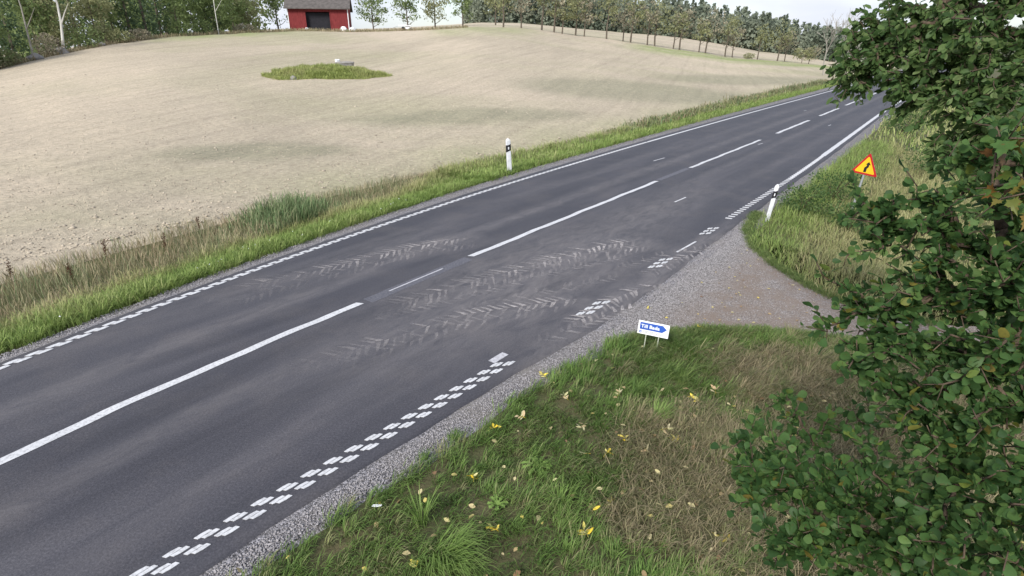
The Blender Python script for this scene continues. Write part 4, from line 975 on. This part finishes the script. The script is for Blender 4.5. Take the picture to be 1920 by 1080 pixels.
P1 = marker_post((-0.101, 21.458) + (-.02,), 'upright white marker post with black band at the field edge of the road', (0, -.05, 0), .25); P1.scale = (1.5, 1.5, 1.24)
marker_post((6.946, 14.968, -0.035), 'leaning white marker post with black band beside the driveway corner', (-.06, .10, 0), -.45).scale = (.85, .85, 1.)

# ---------------------------------------------------------------- warning sign
wc = (9.963, 16.273, 1.191)
wl = (wc[0], wc[1], float(z_right(wc[0], wc[1])))
t = thing('warning_sign', 'yellow triangular warning sign with red border above the verge grass', 'road sign', wl, -RA - .22); t.rotation_euler = (0, .09, -RA - .22)
mb = MB(); mb.tube([(0, .03, -.3), (0, .03, wc[2] - wl[2] + .15)], .03, 10); obj('pole', mb.mesh('pole'), M['steel'], t)
def tri(s_, r, n=5):
    out = []
    for k in range(3):
        a = math.pi / 2 + k * 2 * math.pi / 3; c = Vector((math.cos(a), math.sin(a))) * (s_ / math.sqrt(3) - 2 * r)
        for j in range(n): b = a - math.pi / 3 + (2 * math.pi / 3) * j / (n - 1); out.append((c.x + math.cos(b) * r, c.y + math.sin(b) * r))
    return out
UPR = Matrix(((1, 0, 0), (0, 0, -1), (0, 1, 0)))      # sheet in x,y stood upright, facing -y
SZ = wc[2] - wl[2]
def plate(name, poly, y0, y1, mat):
    mb = MB(); mb.prism(poly, y0, y1, UPR); me = mb.mesh(name); me.transform(Matrix.Translation((0, 0, SZ))); return obj(name, me, mat, t)
plate('back_plate', tri(.72, .032), -.004, .002, M['steel'])
plate('red_border', tri(.72, .032), .0025, .006, M['red'])
plate('yellow_face', tri(.55, .025), .0065, .009, M['yellow'])
sym = [(x_ * .8, y_ * .8) for x_, y_ in [(-.045, -.17), (.045, -.17), (.045, -.04), (.085, .02), (.085, .10), (.13, .10), (.05, .20), (-.03, .10), (.01, .10), (.01, .05), (-.045, -.02)]]
plate('bend_symbol', sym, .0095, .012, M['black'])
for z_ in (-.12, .15):
    mb = MB(); mb.box((0, .012, SZ + z_), (.12, .02, .03)); obj('bracket', mb.mesh('bracket'), M['steel'], t)

# ---------------------------------------------------------------- small direction sign
sl = (2.154, 7.788, -0.027)
t = thing('direction_sign', 'small white sign with a blue arrow panel at the driveway mouth', 'sign', sl, -.36)
t.rotation_euler = (.0, .05, -.36)
BW, BH, BZ = .53, .255, .40
t.scale = (.88, .88, .88)
for x_ in (-.11, .11):
    mb = MB(); mb.tube([(x_, .012, -.12), (x_, .012, BZ + .05)], .009, 8); obj('stake', mb.mesh('stake'), M['stake'], t)
mb = MB(); mb.box((0, 0, BZ), (BW, .012, BH)); obj('board', bevel(mb.mesh('board'), .003, 2), M['signwhite'], t)
arrow = [(-.235, -.035), (.155, -.035), (.225, .0325), (.155, .10), (-.235, .10)]
mb = MB(); mb.prism(arrow, .0065, .0085, UPR); me = mb.mesh('arrow_panel'); me.transform(Matrix.Translation((0, 0, BZ))); PANEL = obj('arrow_panel', me, M['signblue'], t)
def text(body, size, loc, mat, parent, name='lettering', bold=.0, sx=1.):
    cu = bpy.data.curves.new(name, 'FONT'); cu.body = body; cu.size = size; cu.extrude = .0006; cu.offset = bold; cu.align_x = 'LEFT'
    tmp = bpy.data.objects.new('tmp', cu); COL.objects.link(tmp); dg = bpy.context.evaluated_depsgraph_get(); dg.update()
    me = bpy.data.meshes.new_from_object(tmp.evaluated_get(dg)); bpy.data.objects.remove(tmp)
    me.transform(Matrix.Diagonal((sx, 1, 1, 1))); me.transform(UPR.to_4x4()); me.transform(Matrix.Translation(loc)); me.materials.clear(); me.materials.append(mat)
    return obj(name, me, None, parent)
text('Till Bada', .092, (-.215, -.0095, BZ + .002), M['signwhite'], PANEL, bold=.002)
mb = MB(); mb.prism([(-.235, -.105), (-.195, -.105), (-.195, -.06), (-.235, -.06)], .0065, .0085, UPR); me = mb.mesh('emblem'); me.transform(Matrix.Translation((0, 0, BZ))); EMB = obj('emblem', me, M['signblue'], t)
mb = MB(); mb.prism([(-.225, -.09), (-.205, -.09), (-.205, -.075), (-.225, -.075)], .009, .0105, UPR); me = mb.mesh('emblem_mark'); me.transform(Matrix.Translation((0, 0, BZ))); obj('emblem_mark', me, M['signwhite'], EMB)
for (x0, x1, z0) in ((-.175, -.02, -.068), (-.175, .02, -.092), (.05, .10, -.088), (.115, .20, -.088)):      # lines too small to read
    mb = MB(); x_ = x0
    while x_ < x1:
        w = random.uniform(.012, .03); mb.prism([(x_, z0), (x_ + w, z0), (x_ + w, z0 + .011), (x_, z0 + .011)], .0065, .0078, UPR); x_ += w + .006
    me = mb.mesh('print_line'); me.transform(Matrix.Translation((0, 0, BZ))); obj('print_line', me, M['signgrey'], t)

# ---------------------------------------------------------------- the grassy island in the field
il = (-16.5, 53.61, 2.18)
IX, IY = il[0], il[1]
def island_r(a): return 1 + .13 * np.sin(a * 2 + .6) + .09 * np.sin(a * 3 + 2) + .06 * np.sin(a * 5) + .05 * np.sin(a * 9 + 1)
n = 20000; a = rng.uniform(0, 6.28, n); rr = np.sqrt(rng.random(n)) * 1.05; dx = np.cos(a) * rr * island_r(a) * 4.5; dy = np.sin(a) * rr * island_r(a) * 4.0
ca, sa_ = math.cos(.12), math.sin(.12); x = IX + dx * ca - dy * sa_; y = IY + dx * sa_ + dy * ca
hz = .55 * np.clip(1 - rr ** 2, 0, 1)
blades('island_grass', x, y, z_field(x, y) + hz - .05, rng.uniform(.15, .42, n) * (.6 + .7 * np.abs(bumps(x, y, 1.1))), .03 * rng.uniform(.6, 1.4, n), rng.uniform(.2, .9, n), rng.random(n) * .5 + .55, np.clip(.12 + .22 * bumps(x, y, .6) + rng.normal(0, .12, n), 0, 1), M['islandgrass'], 'bright green grass on the uncultivated island in the field')
V = []; F = []; na_, nr_ = 40, 8
for i in range(na_):
    for j in range(nr_ + 1):
        f = j / nr_; an = 2 * math.pi * i / na_; r_ = f * 1.06 * island_r(an); ex, ey = math.cos(an) * r_ * 4.2, math.sin(an) * r_ * 3.7; X, Y = IX + ex * ca - ey * sa_, IY + ex * sa_ + ey * ca
        V.append((X, Y, float(z_field(X, Y)) + .55 * max(0, 1 - f * f) + .06 * (1 - f) - .05 * f))
        if j: a0_, b0_ = i * (nr_ + 1) + j, ((i + 1) % na_) * (nr_ + 1) + j; F.append((a0_ - 1, a0_, b0_, b0_ - 1))
me = bpy.data.meshes.new('field_island'); me.from_pydata(V, [], F); me.update(); smooth(me)
tag(obj('field_island', me, M['verge']), 'low uncultivated mound in the middle of the field', 'mound', kind='structure')
def boulder(loc, size, label, mat='rock', flat=.6, name='boulder'):
    bm = bmesh.new(); bmesh.ops.create_icosphere(bm, subdivisions=3, radius=1)
    sd = random.uniform(0, 50)
    for v in bm.verts:
        p = v.co; k = 1 + .22 * math.sin(p.x * 2.3 + sd) * math.cos(p.y * 2.9 + sd) + .12 * math.sin(p.z * 5 + sd * 2) + .06 * math.sin(p.x * 9 + sd) * math.sin(p.y * 8)
        v.co = Vector((p.x * size[0], p.y * size[1], p.z * size[2])) * k
    me = bpy.data.meshes.new(name); bm.to_mesh(me); bm.free(); smooth(me)
    return tag(obj(name, me, M[mat], None, loc), label, 'boulder')
iz = (-16.17, 57.59, 2.35)
boulder((iz[0], iz[1] + 1.0, iz[2] + .55), (.85, .5, .26), 'flat grey boulder on top of the grassy field island')
boulder((iz[0] - .55, iz[1] + .9, iz[2] + .84), (.22, .2, .15), 'small pale stone perched at the left end of the island boulder', 'signwhite')
boulder((-17.89, 49.44, 1.93), (.35, .3, .25), 'small light stone at the front rim of the field island')

# ---------------------------------------------------------------- far trees
def leaf_clumps(name, centres, rad, per, leaf, mat, parent, base, jit=1.):
    """irregular crown of many small leaf faces around clump centres"""
    P = []; 
    for c, r in zip(centres, rad):
        v = rng.normal(0, .5, (per, 3)) * r; v[:, 2] *= .7; P.append(np.array(c) + v)
    P = np.concatenate(P); n = len(P); a = rng.normal(0, 1, (n, 3)); a /= np.linalg.norm(a, axis=1, keepdims=True); b = np.cross(a, rng.normal(0, 1, (n, 3))); b /= np.linalg.norm(b, axis=1, keepdims=True)
    s_ = leaf * rng.uniform(.5, 1.3, (n, 1)); V = np.stack([P - a * s_ - b * s_ * .2, P + b * s_ * .7, P + a * s_, P - b * s_ * .6], 1) 
    q_ = np.arange(n)[:, None] * 4 + np.arange(4)[None]
    me = mesh_np(name, V.reshape(-1, 3), [q_]); attr(me, 'tint', np.repeat(np.clip(rng.random(n) * .6 + np.repeat(rng.random(len(centres)) * .4, per), 0, 1), 4))
    return obj(name, me, mat, parent)

def broad_tree(base, h, cr, mat, label, cat='tree', trunk='bark', trunk_h=.3, dens=40, clumps=22, leaf=.22, lean=(0, 0), group=None, tr=.02, name='broadleaf_tree', limbs=7, limb_mat=None):
    t = thing(name, label, cat, base, 0, group); mb = MB(); top = Vector((lean[0] * h, lean[1] * h, h * .8)); r0 = h * tr
    pts = [Vector((0, 0, -.3)), top * .25 + Vector((random.uniform(-.1, .1), 0, 0)), top * .55 + Vector((random.uniform(-.15, .15), 0, 0)), top]
    mb.tube(pts, [r0, r0 * .8, r0 * .55, r0 * .15], 7)
    cs = []; rd = []
    for k in range(limbs):
        f = trunk_h + (1 - trunk_h) * k / limbs * .8; a = k * 2.4 + random.random(); p = top * f; L = cr * (1.0 - .35 * abs(f - .5))
        e = p + Vector((math.cos(a) * L * .8, math.sin(a) * L * .8, L * .55)); m = p.lerp(e, .5) + Vector((0, 0, -.08 * L)); mb.tube([p, m, e], [r0 * .4, r0 * .25, r0 * .08], 5)
        cs.append(e); rd.append(cr * .42)
    obj('trunk', mb.mesh('trunk'), M[trunk], t)
    for k in range(clumps):
        v = rng.normal(0, 1, 3); v /= np.linalg.norm(v); v *= rng.random() ** .4
        c = Vector((lean[0] * h + v[0] * cr, lean[1] * h + v[1] * cr, h * (trunk_h + 1) / 2 + v[2] * h * (1 - trunk_h) / 2 * .92)); cs.append(c); rd.append(cr * random.uniform(.25, .5))
    leaf_clumps('crown', cs, rd, dens, leaf, mat, t, base)
    return t
def spruce(base, h, r, label, group=None, mat='fol_dark', tiers=13):
    t = thing('spruce_tree', label, 'tree', base, 0, group); mb = MB(); mb.tube([(0, 0, -.3), (0, 0, h * .5), (0, 0, h)], [h * .016, h * .01, .01], 6); obj('trunk', mb.mesh('trunk'), M['bark'], t)
    cs = []; rd = []
    for k in range(tiers):
        f = .10 + .88 * k / tiers; rr_ = r * (1 - f) ** .85 + .08; n = max(3, int(8 * (1 - f)) + 2)
        for j in range(n):
            a = 6.28 * j / n + k; q_ = rr_ * random.uniform(.35, .95); cs.append((math.cos(a) * q_, math.sin(a) * q_, h * f - .25 * q_)); rd.append(rr_ * .38 + .1)
    leaf_clumps('crown', cs, rd, 16, .16, M[mat], t, base); return t

# the row of trees along the far field edge
ORD = ['first', 'second', 'third', 'fourth', 'fifth', 'sixth', 'seventh', 'eighth', 'ninth', 'tenth', 'eleventh', 'twelfth', 'thirteenth', 'fourteenth', 'fifteenth', 'sixteenth', 'seventeenth', 'eighteenth', 'nineteenth', 'twentieth', 'twenty-first', 'twenty-second', 'twenty-third', 'twenty-fourth', 'twenty-fifth']
def field_rim(azdeg, back=1.5):
    a = math.radians(azdeg); r = float(np.interp(a, AZ, DTOP)) + back; x, y = r * math.sin(a), r * math.cos(a); return (x, y, float(z_field(x, y)))
row_az = [25.88829642042898, 25.364469763458953, 24.014256920188597, 23.432654475030706, 21.8281574717661, 19.748990746127923, 19.131935900464775, 17.433934736010556, 16.890931595073244, 15.197206249199366, 14.641839377575051, 13.006184866741341, 12.345675072314425, 10.8236076382864, 10.15267732569368, 8.65723527352617, 6.612412774396025, 5.828670869972989, 4.599788110303646, 3.860344439704431, 2.72410965299734, 0.8425718051686892, -0.7930152850379304]
row_h = [4.6, 4.0, 7.4, 9.2, 8.4, 7.2, 9.4, 9.8, 8.0, 10.2, 8.4, 9.9, 9.0, 10.4, 7.6, 9.5, 7.4, 9.6, 8.2, 10.2, 9.8, 8.0, 9.4]
for k, (az_d, h) in enumerate(zip(row_az, row_h)):
    mt = ('fol_brown', 'fol_olive', 'fol_brown', 'fol_olive', 'fol_olive', 'fol_brown', 'fol_olive')[k % 7]
    look = 'low spreading' if h < 5 else ('thin brownish' if mt == 'fol_brown' else 'olive green')
    broad_tree(field_rim(az_d, 1.0 + (k % 3) * .4), h, 2.1 + .3 * (k % 4) if h > 5 else 2.4, M[mt], f'{look} tree, {ORD[k]} from the road end of the row along the field', limbs=6, clumps=16, dens=20 if mt == 'fol_brown' else 30, leaf=.20, trunk_h=.26 if h > 5 else .15, lean=(random.uniform(-.03, .06), 0), group='row of trees along the far field edge', tr=.020)
small_bush('field_bush', field_rim(21.141487462176013, .5), 1.3, 1.2, 500, M['fol_olive'], 'small bush at the foot of the tree row', .22)

# tall bare-branched tree over the road end
bt = field_rim(27.898608201487413, -60.)
t = thing('bare_tree', 'tall thin-leaved tree with bare branches against the sky beyond the road', 'tree', bt); mb = MB()
def fork(p, d, L, r, depth):
    e = p + d * L; mb.tube([p, p.lerp(e, .5) + Vector((random.uniform(-.05, .05), random.uniform(-.05, .05), 0)) * L, e], [r, r * .85, r * .68], 5 if depth > 1 else 4)
    if depth == 0: return
    for _ in range(3 if depth > 1 else 4):
        nd = (d + Vector((random.gauss(0, .38), random.gauss(0, .38), random.gauss(.12, .22)))).normalized(); fork(p.lerp(e, random.uniform(.55, 1)), nd, L * random.uniform(.55, .8), r * .6, depth - 1)
for dx in (-1.6, 0., 1.8): fork(Vector((dx, 0, -.3)), Vector((dx * .05, 0, 1)).normalized(), 4.2, .12, 4)
obj('trunk', mb.mesh('trunk'), M['greybark'], t)

# the wood on the left of the field
spec = [  # azimuth, metres behind the field rim, kind, height
    (-47, 6, 'b', 8), (-44, 4, 'b', 8.5), (-42, 3, 'b', 7.5), (-40.6, 2.2, 'b', 8), (-39, 5, 's', 10), (-37.6, 8, 'b', 9), (-36.3, 6, 'o', 9), (-35, 9, 's', 12), (-33.8, 5.5, 'o', 8.5), (-32.6, 7.5, 'b', 9.5), (-31.5, 5, 's', 11), (-30.4, 4.4, 's', 12), (-29.4, 6.5, 's', 11.5), (-28.2, 4.5, 'b', 8.5), (-27.0, 5.5, 'b', 8), (-26, 7, 's', 11), (-25.2, 4.5, 'b', 6.5), (-24.0, 9, 'b', 8), (-22.8, 10, 'o', 8.5), (-45.5, 12, 's', 12), (-41, 13, 's', 12), (-37, 16, 's', 13), (-33.2, 15, 's', 13), (-29, 15, 's', 13), (-25.5, 16, 's', 12.5)]
names = {'b': 'green broadleaf tree', 's': 'dark spruce', 'o': 'olive-brown tree'}
order_l = sorted(range(len(spec)), key=lambda i: spec[i][0])
for rank, i in enumerate(order_l):
    az_d, back, kd, h = spec[i]; p = field_rim(az_d, back); lab = f'{names[kd]}, {ORD[rank]} from the left in the wood beyond the field'
    if kd == 's': spruce(p, h, 2.0, lab, 'trees of the wood left of the field')
    else: broad_tree(p, h, 2.3, M['fol_mid' if kd == 'b' else 'fol_olive'], lab, clumps=34, dens=55, leaf=.16, trunk_h=.05, group='trees of the wood left of the field', limbs=8, tr=.014)
def pale_trunk(az_d, back, h, label, lean, mat, r):
    p = field_rim(az_d, back); t = thing('birch_tree', label, 'tree', p); mb = MB()
    mb.tube([(0, 0, -.3), (lean * .8, 0, 1.5), (lean * 1.4, 0, 3.2), (lean * 1.5 + .1, 0, 5), (lean * 1.2, 0, h)], [r, r * .9, r * .75, r * .6, .03], 8)
    mb.tube([(lean * 1.4, 0, 3.0), (lean + .9, -.1, 4.0), (lean + 1.7, -.2, 5.0)], [r * .5, r * .35, r * .12], 6); obj('trunk', mb.mesh('trunk'), M[mat], t)
    leaf_clumps('crown', [(lean + random.uniform(-1.5, 1.5), random.uniform(-1.5, 1.5), h * random.uniform(.72, 1.05)) for _ in range(14)], [.8] * 14, 45, .13, M['fol_mid'], t, p)
pale_trunk(-37.99645368696041, .9, 9, 'slender grey-trunked birch at the left end of the wood edge', .15, 'greybark', .10)
pale_trunk(-36.16718137045767, 1.0, 9, 'white-trunked birch leaning over the wood edge of the field', .55, 'birch', .15)
pale_trunk(-25.242935164871916, 1.2, 7, 'thin white-stemmed birch between the spruces and the red barn', .05, 'birch', .07)
for k, (az_d, back, h, r, mt, lab) in enumerate([(-41.5, 1.2, 2.6, 1.6, 'fol_mid', 'round green bush at the left picture edge of the wood'), (-39.6, 1.0, 1.6, 1.2, 'fol_olive', 'olive bush left of the grey-trunked birch'), (-37.0, 1.6, 2.2, 1.4, 'fol_brown', 'brown bush between the two birches'), (-34.4, 1.4, 2.4, 1.7, 'fol_mid', 'dense green bush right of the white-trunked birch'), (-32.4, 1.2, 1.5, 1.3, 'fol_olive', 'low olive bush on the bank below the spruces'), (-30.9, 1.0, 1.3, 1.2, 'fol_brown', 'dry brown bush at the right end of the wood bank'), (-28.0, 2.2, 1.9, 1.5, 'fol_mid', 'bright green bush behind the green field strip'), (-26.4, 2.5, 2.0, 1.5, 'fol_mid', 'yellow-green bush left of the thin white birch'), (-23.2, 3.0, 1.2, 1.6, 'fol_brown', 'dry scrub on the bank left of the barn')]):
    small_bush('edge_bush', field_rim(az_d, back), h, r, 700, M[mt], lab, .20)
# dry bank along the wood edge and round the barn
n = 7000; a = np.radians(rng.uniform(-46, -4, n)); r_ = np.interp(a, AZ, DTOP) + rng.uniform(.2, 3.2, n); x, y = r_ * np.sin(a), r_ * np.cos(a)
blades('dry_bank_grass', x, y, z_field(x, y) - .05, rng.uniform(.25, .75, n), .07 * rng.uniform(.6, 1.4, n), rng.uniform(.2, .9, n), rng.random(n), np.clip(rng.normal(.85, .2, n), 0, 1), M['reed'], 'dry straw-coloured grass along the upper rim of the field')
for k, (az_d, sz_, lab) in enumerate([(-37.9, (.8, .6, .5), 'dark boulder in the shade between the two birches'), (-36.2, (.7, .5, .45), 'grey boulder at the foot of the white-trunked birch'), (-33.6, (.4, .4, .3), 'small stone on the bank right of the green bush')]):
    p = field_rim(az_d, .9); boulder((p[0], p[1], p[2] + .15), sz_, lab)

# ---------------------------------------------------------------- barn and the things beside it
bp = field_rim(-17.11756896283247, 6.0)
t = thing('red_barn', 'red wooden barn with a dark open doorway at the top of the field', 'barn', bp, .2)
W_, D_, H_ = 10.2, 8.0, 3.6; x0, x1, d0, d1 = -W_ / 2, W_ / 2, -2.2, 2.0
def wall_box(nm, c, d, mat): mb = MB(); mb.box(c, d); return obj(nm, mb.mesh(nm), M[mat], t)
wall_box('front_wall', ((x0 + d0) / 2, 0, H_ / 2 - .3), (d0 - x0, .15, H_ + .6), 'barnred'); wall_box('front_wall', ((d1 + x1) / 2, 0, H_ / 2 - .3), (x1 - d1, .15, H_ + .6), 'barnred'); wall_box('lintel', ((d0 + d1) / 2, 0, H_ - .25), (d1 - d0, .14, .5), 'barnred')
for sx in (x0, x1): wall_box('side_wall', (sx, D_ / 2 + .08, H_ / 2 - .3), (.15, D_, H_ + .6), 'barnred')
wall_box('back_wall', (0, D_ + .16, H_ / 2 - .3), (W_, .15, H_ + .6), 'barnred'); wall_box('doorway', ((d0 + d1) / 2, .6, H_ / 2 - .5), (d1 - d0 + .02, .1, H_ - .2), 'dark')  # near-black panel behind the opening; the interior's shade is painted into its colour
mb = MB(); r_pts = [(-.7, H_ - .1), (D_ / 2, H_ + 2.6), (D_ + .9, H_ - .1), (D_ + .9, H_ + .05), (D_ / 2, H_ + 2.78), (-.7, H_ + .05)]
mb.prism(r_pts, x0 - .5, x1 + .5, Matrix(((0, 0, 1), (1, 0, 0), (0, 1, 0)))); obj('roof', mb.mesh('roof'), M['roof'], t)
for sx in (x0, x1):
    mb = MB(); mb.prism([(.0, H_ - .05), (D_, H_ - .05), (D_ / 2, H_ + 2.4)], sx - .06, sx + .06, Matrix(((0, 0, 1), (1, 0, 0), (0, 1, 0)))); obj('gable', mb.mesh('gable'), M['barnred'], t)
for sx in (x0, d0, d1, x1): wall_box('corner_board', (sx, -.10, H_ / 2 - .3), (.12, .05, H_ + .56), 'signwhite' if sx in (x0, x1) else 'barnred')
for k, (px_az, back, sz_, mt, lab) in enumerate([(-15.10484494891325, 3.0, (.7, .5, .5), 'signwhite', 'white wrapped bale at the right side of the barn doorway'), (-14.363090550695036, 2.6, (.8, .5, .45), 'plastic', 'pale heap beside the right wall of the barn'), (-18.19767342721791, 3.2, (.35, .3, .25), 'signwhite', 'small white stone in front of the barn doorway')]):
    p = field_rim(px_az, back); boulder((p[0], p[1], p[2] + .25), sz_, lab, mt, name='pale_bale' if k == 0 else 'pale_heap')
p = field_rim(-9.71986234712344, 2.2); t = thing('flat_trailer', 'white flat trailer standing in dry grass right of the barn', 'trailer', p, .1)
mb = MB(); mb.box((0, 0, .85), (2.4, 1.4, .12)); obj('bed', mb.mesh('bed'), M['signwhite'], t)
mb = MB(); mb.box((.5, 0, .5), (.8, 1.0, .55)); obj('tank', bevel(mb.mesh('tank'), .08), M['signwhite'], t)
for sy in (-.6, .6):
    mb = MB(); mb.tube([(-.3, sy - .09, .33), (-.3, sy + .09, .33)], .33, 14); obj('wheel', mb.mesh('wheel'), M['black'], t)
mb = MB(); mb.tube([(-1.2, 0, .8), (-2.2, 0, .45)], .04, 6); obj('drawbar', mb.mesh('drawbar'), M['steel'], t)
p = field_rim(-10.5, 16); 
for k, (az_d, back, h, kd) in enumerate([(-20.5, 22, 9, 'b'), (-17.5, 26, 10, 'o'), (-12.5, 18, 8, 'b'), (-9.5, 24, 9, 'b'), (-7.0, 30, 9.5, 'o'), (-4.5, 36, 10, 'b'), (-1.5, 40, 10, 'o')]):
    broad_tree(field_rim(az_d, back), h, 2.8, M['fol_mid' if kd == 'b' else 'fol_olive'], f'{names[kd]}, {ORD[k]} from the left among those behind the barn', clumps=26, dens=40, leaf=.22, trunk_h=.12, group='trees behind the barn')

# ---------------------------------------------------------------- far wood on the ridge
def wood(name, label, n, az0, az1, r0, r1, hs, per, ls, mat, wide):
    a = np.radians(rng.uniform(az0, az1, n)); r_ = rng.uniform(r0, r1, n); cx, cy = r_ * np.sin(a), r_ * np.cos(a); cz = z_field(cx, cy)
    h = np.interp(np.degrees(a), *hs) * rng.uniform(.72, 1.12, n); con = rng.random(n) < .3
    f = rng.random((n, per)); wd = wide * np.where(con, 2.0, 3.6)[:, None] * np.where(con[:, None], (1 - f) ** .8 + .05, np.sqrt(np.clip(1 - (2 * f - .9) ** 2, .05, 1)))
    an = rng.uniform(0, 6.28, (n, per)); rd = wd * rng.random((n, per)) ** .5
    P = np.stack([cx[:, None] + np.cos(an) * rd, cy[:, None] + np.sin(an) * rd, cz[:, None] + f * h[:, None]], -1).reshape(-1, 3); N_ = len(P)
    A_ = rng.normal(0, 1, (N_, 3)); A_ /= np.linalg.norm(A_, axis=1, keepdims=True); B_ = np.cross(A_, rng.normal(0, 1, (N_, 3))); B_ /= np.linalg.norm(B_, axis=1, keepdims=True); s_ = ls * rng.uniform(.55, 1.2, (N_, 1))
    V = np.stack([P - A_ * s_, P + B_ * s_ * .8, P + A_ * s_, P - B_ * s_ * .8], 1).reshape(-1, 3)
    me = mesh_np(name, V, [np.arange(N_)[:, None] * 4 + np.arange(4)[None]]); attr(me, 'tint', np.repeat(np.clip(np.repeat(rng.random(n) * .7 - .25 * con, per) + rng.random(N_) * .3, 0, 1), 4))
    tag(obj(name, me, M[mat]), label, 'wood', kind='stuff')
wood('far_wood', 'distant mixed wood on the ridge beyond the tree row', 760, -4, 44, 300, 345, ([-4, 10, 18, 22, 26, 30, 44], [17, 17, 15.5, 15, 13.5, 12, 12]), 130, .85, 'fol_far', 1.)
wood('wood_interior', 'dim interior of the wood behind its first trees on the left', 150, -56, -21, 112, 150, ([-60, -20], [14, 11]), 170, .42, 'fol_mid', .8)
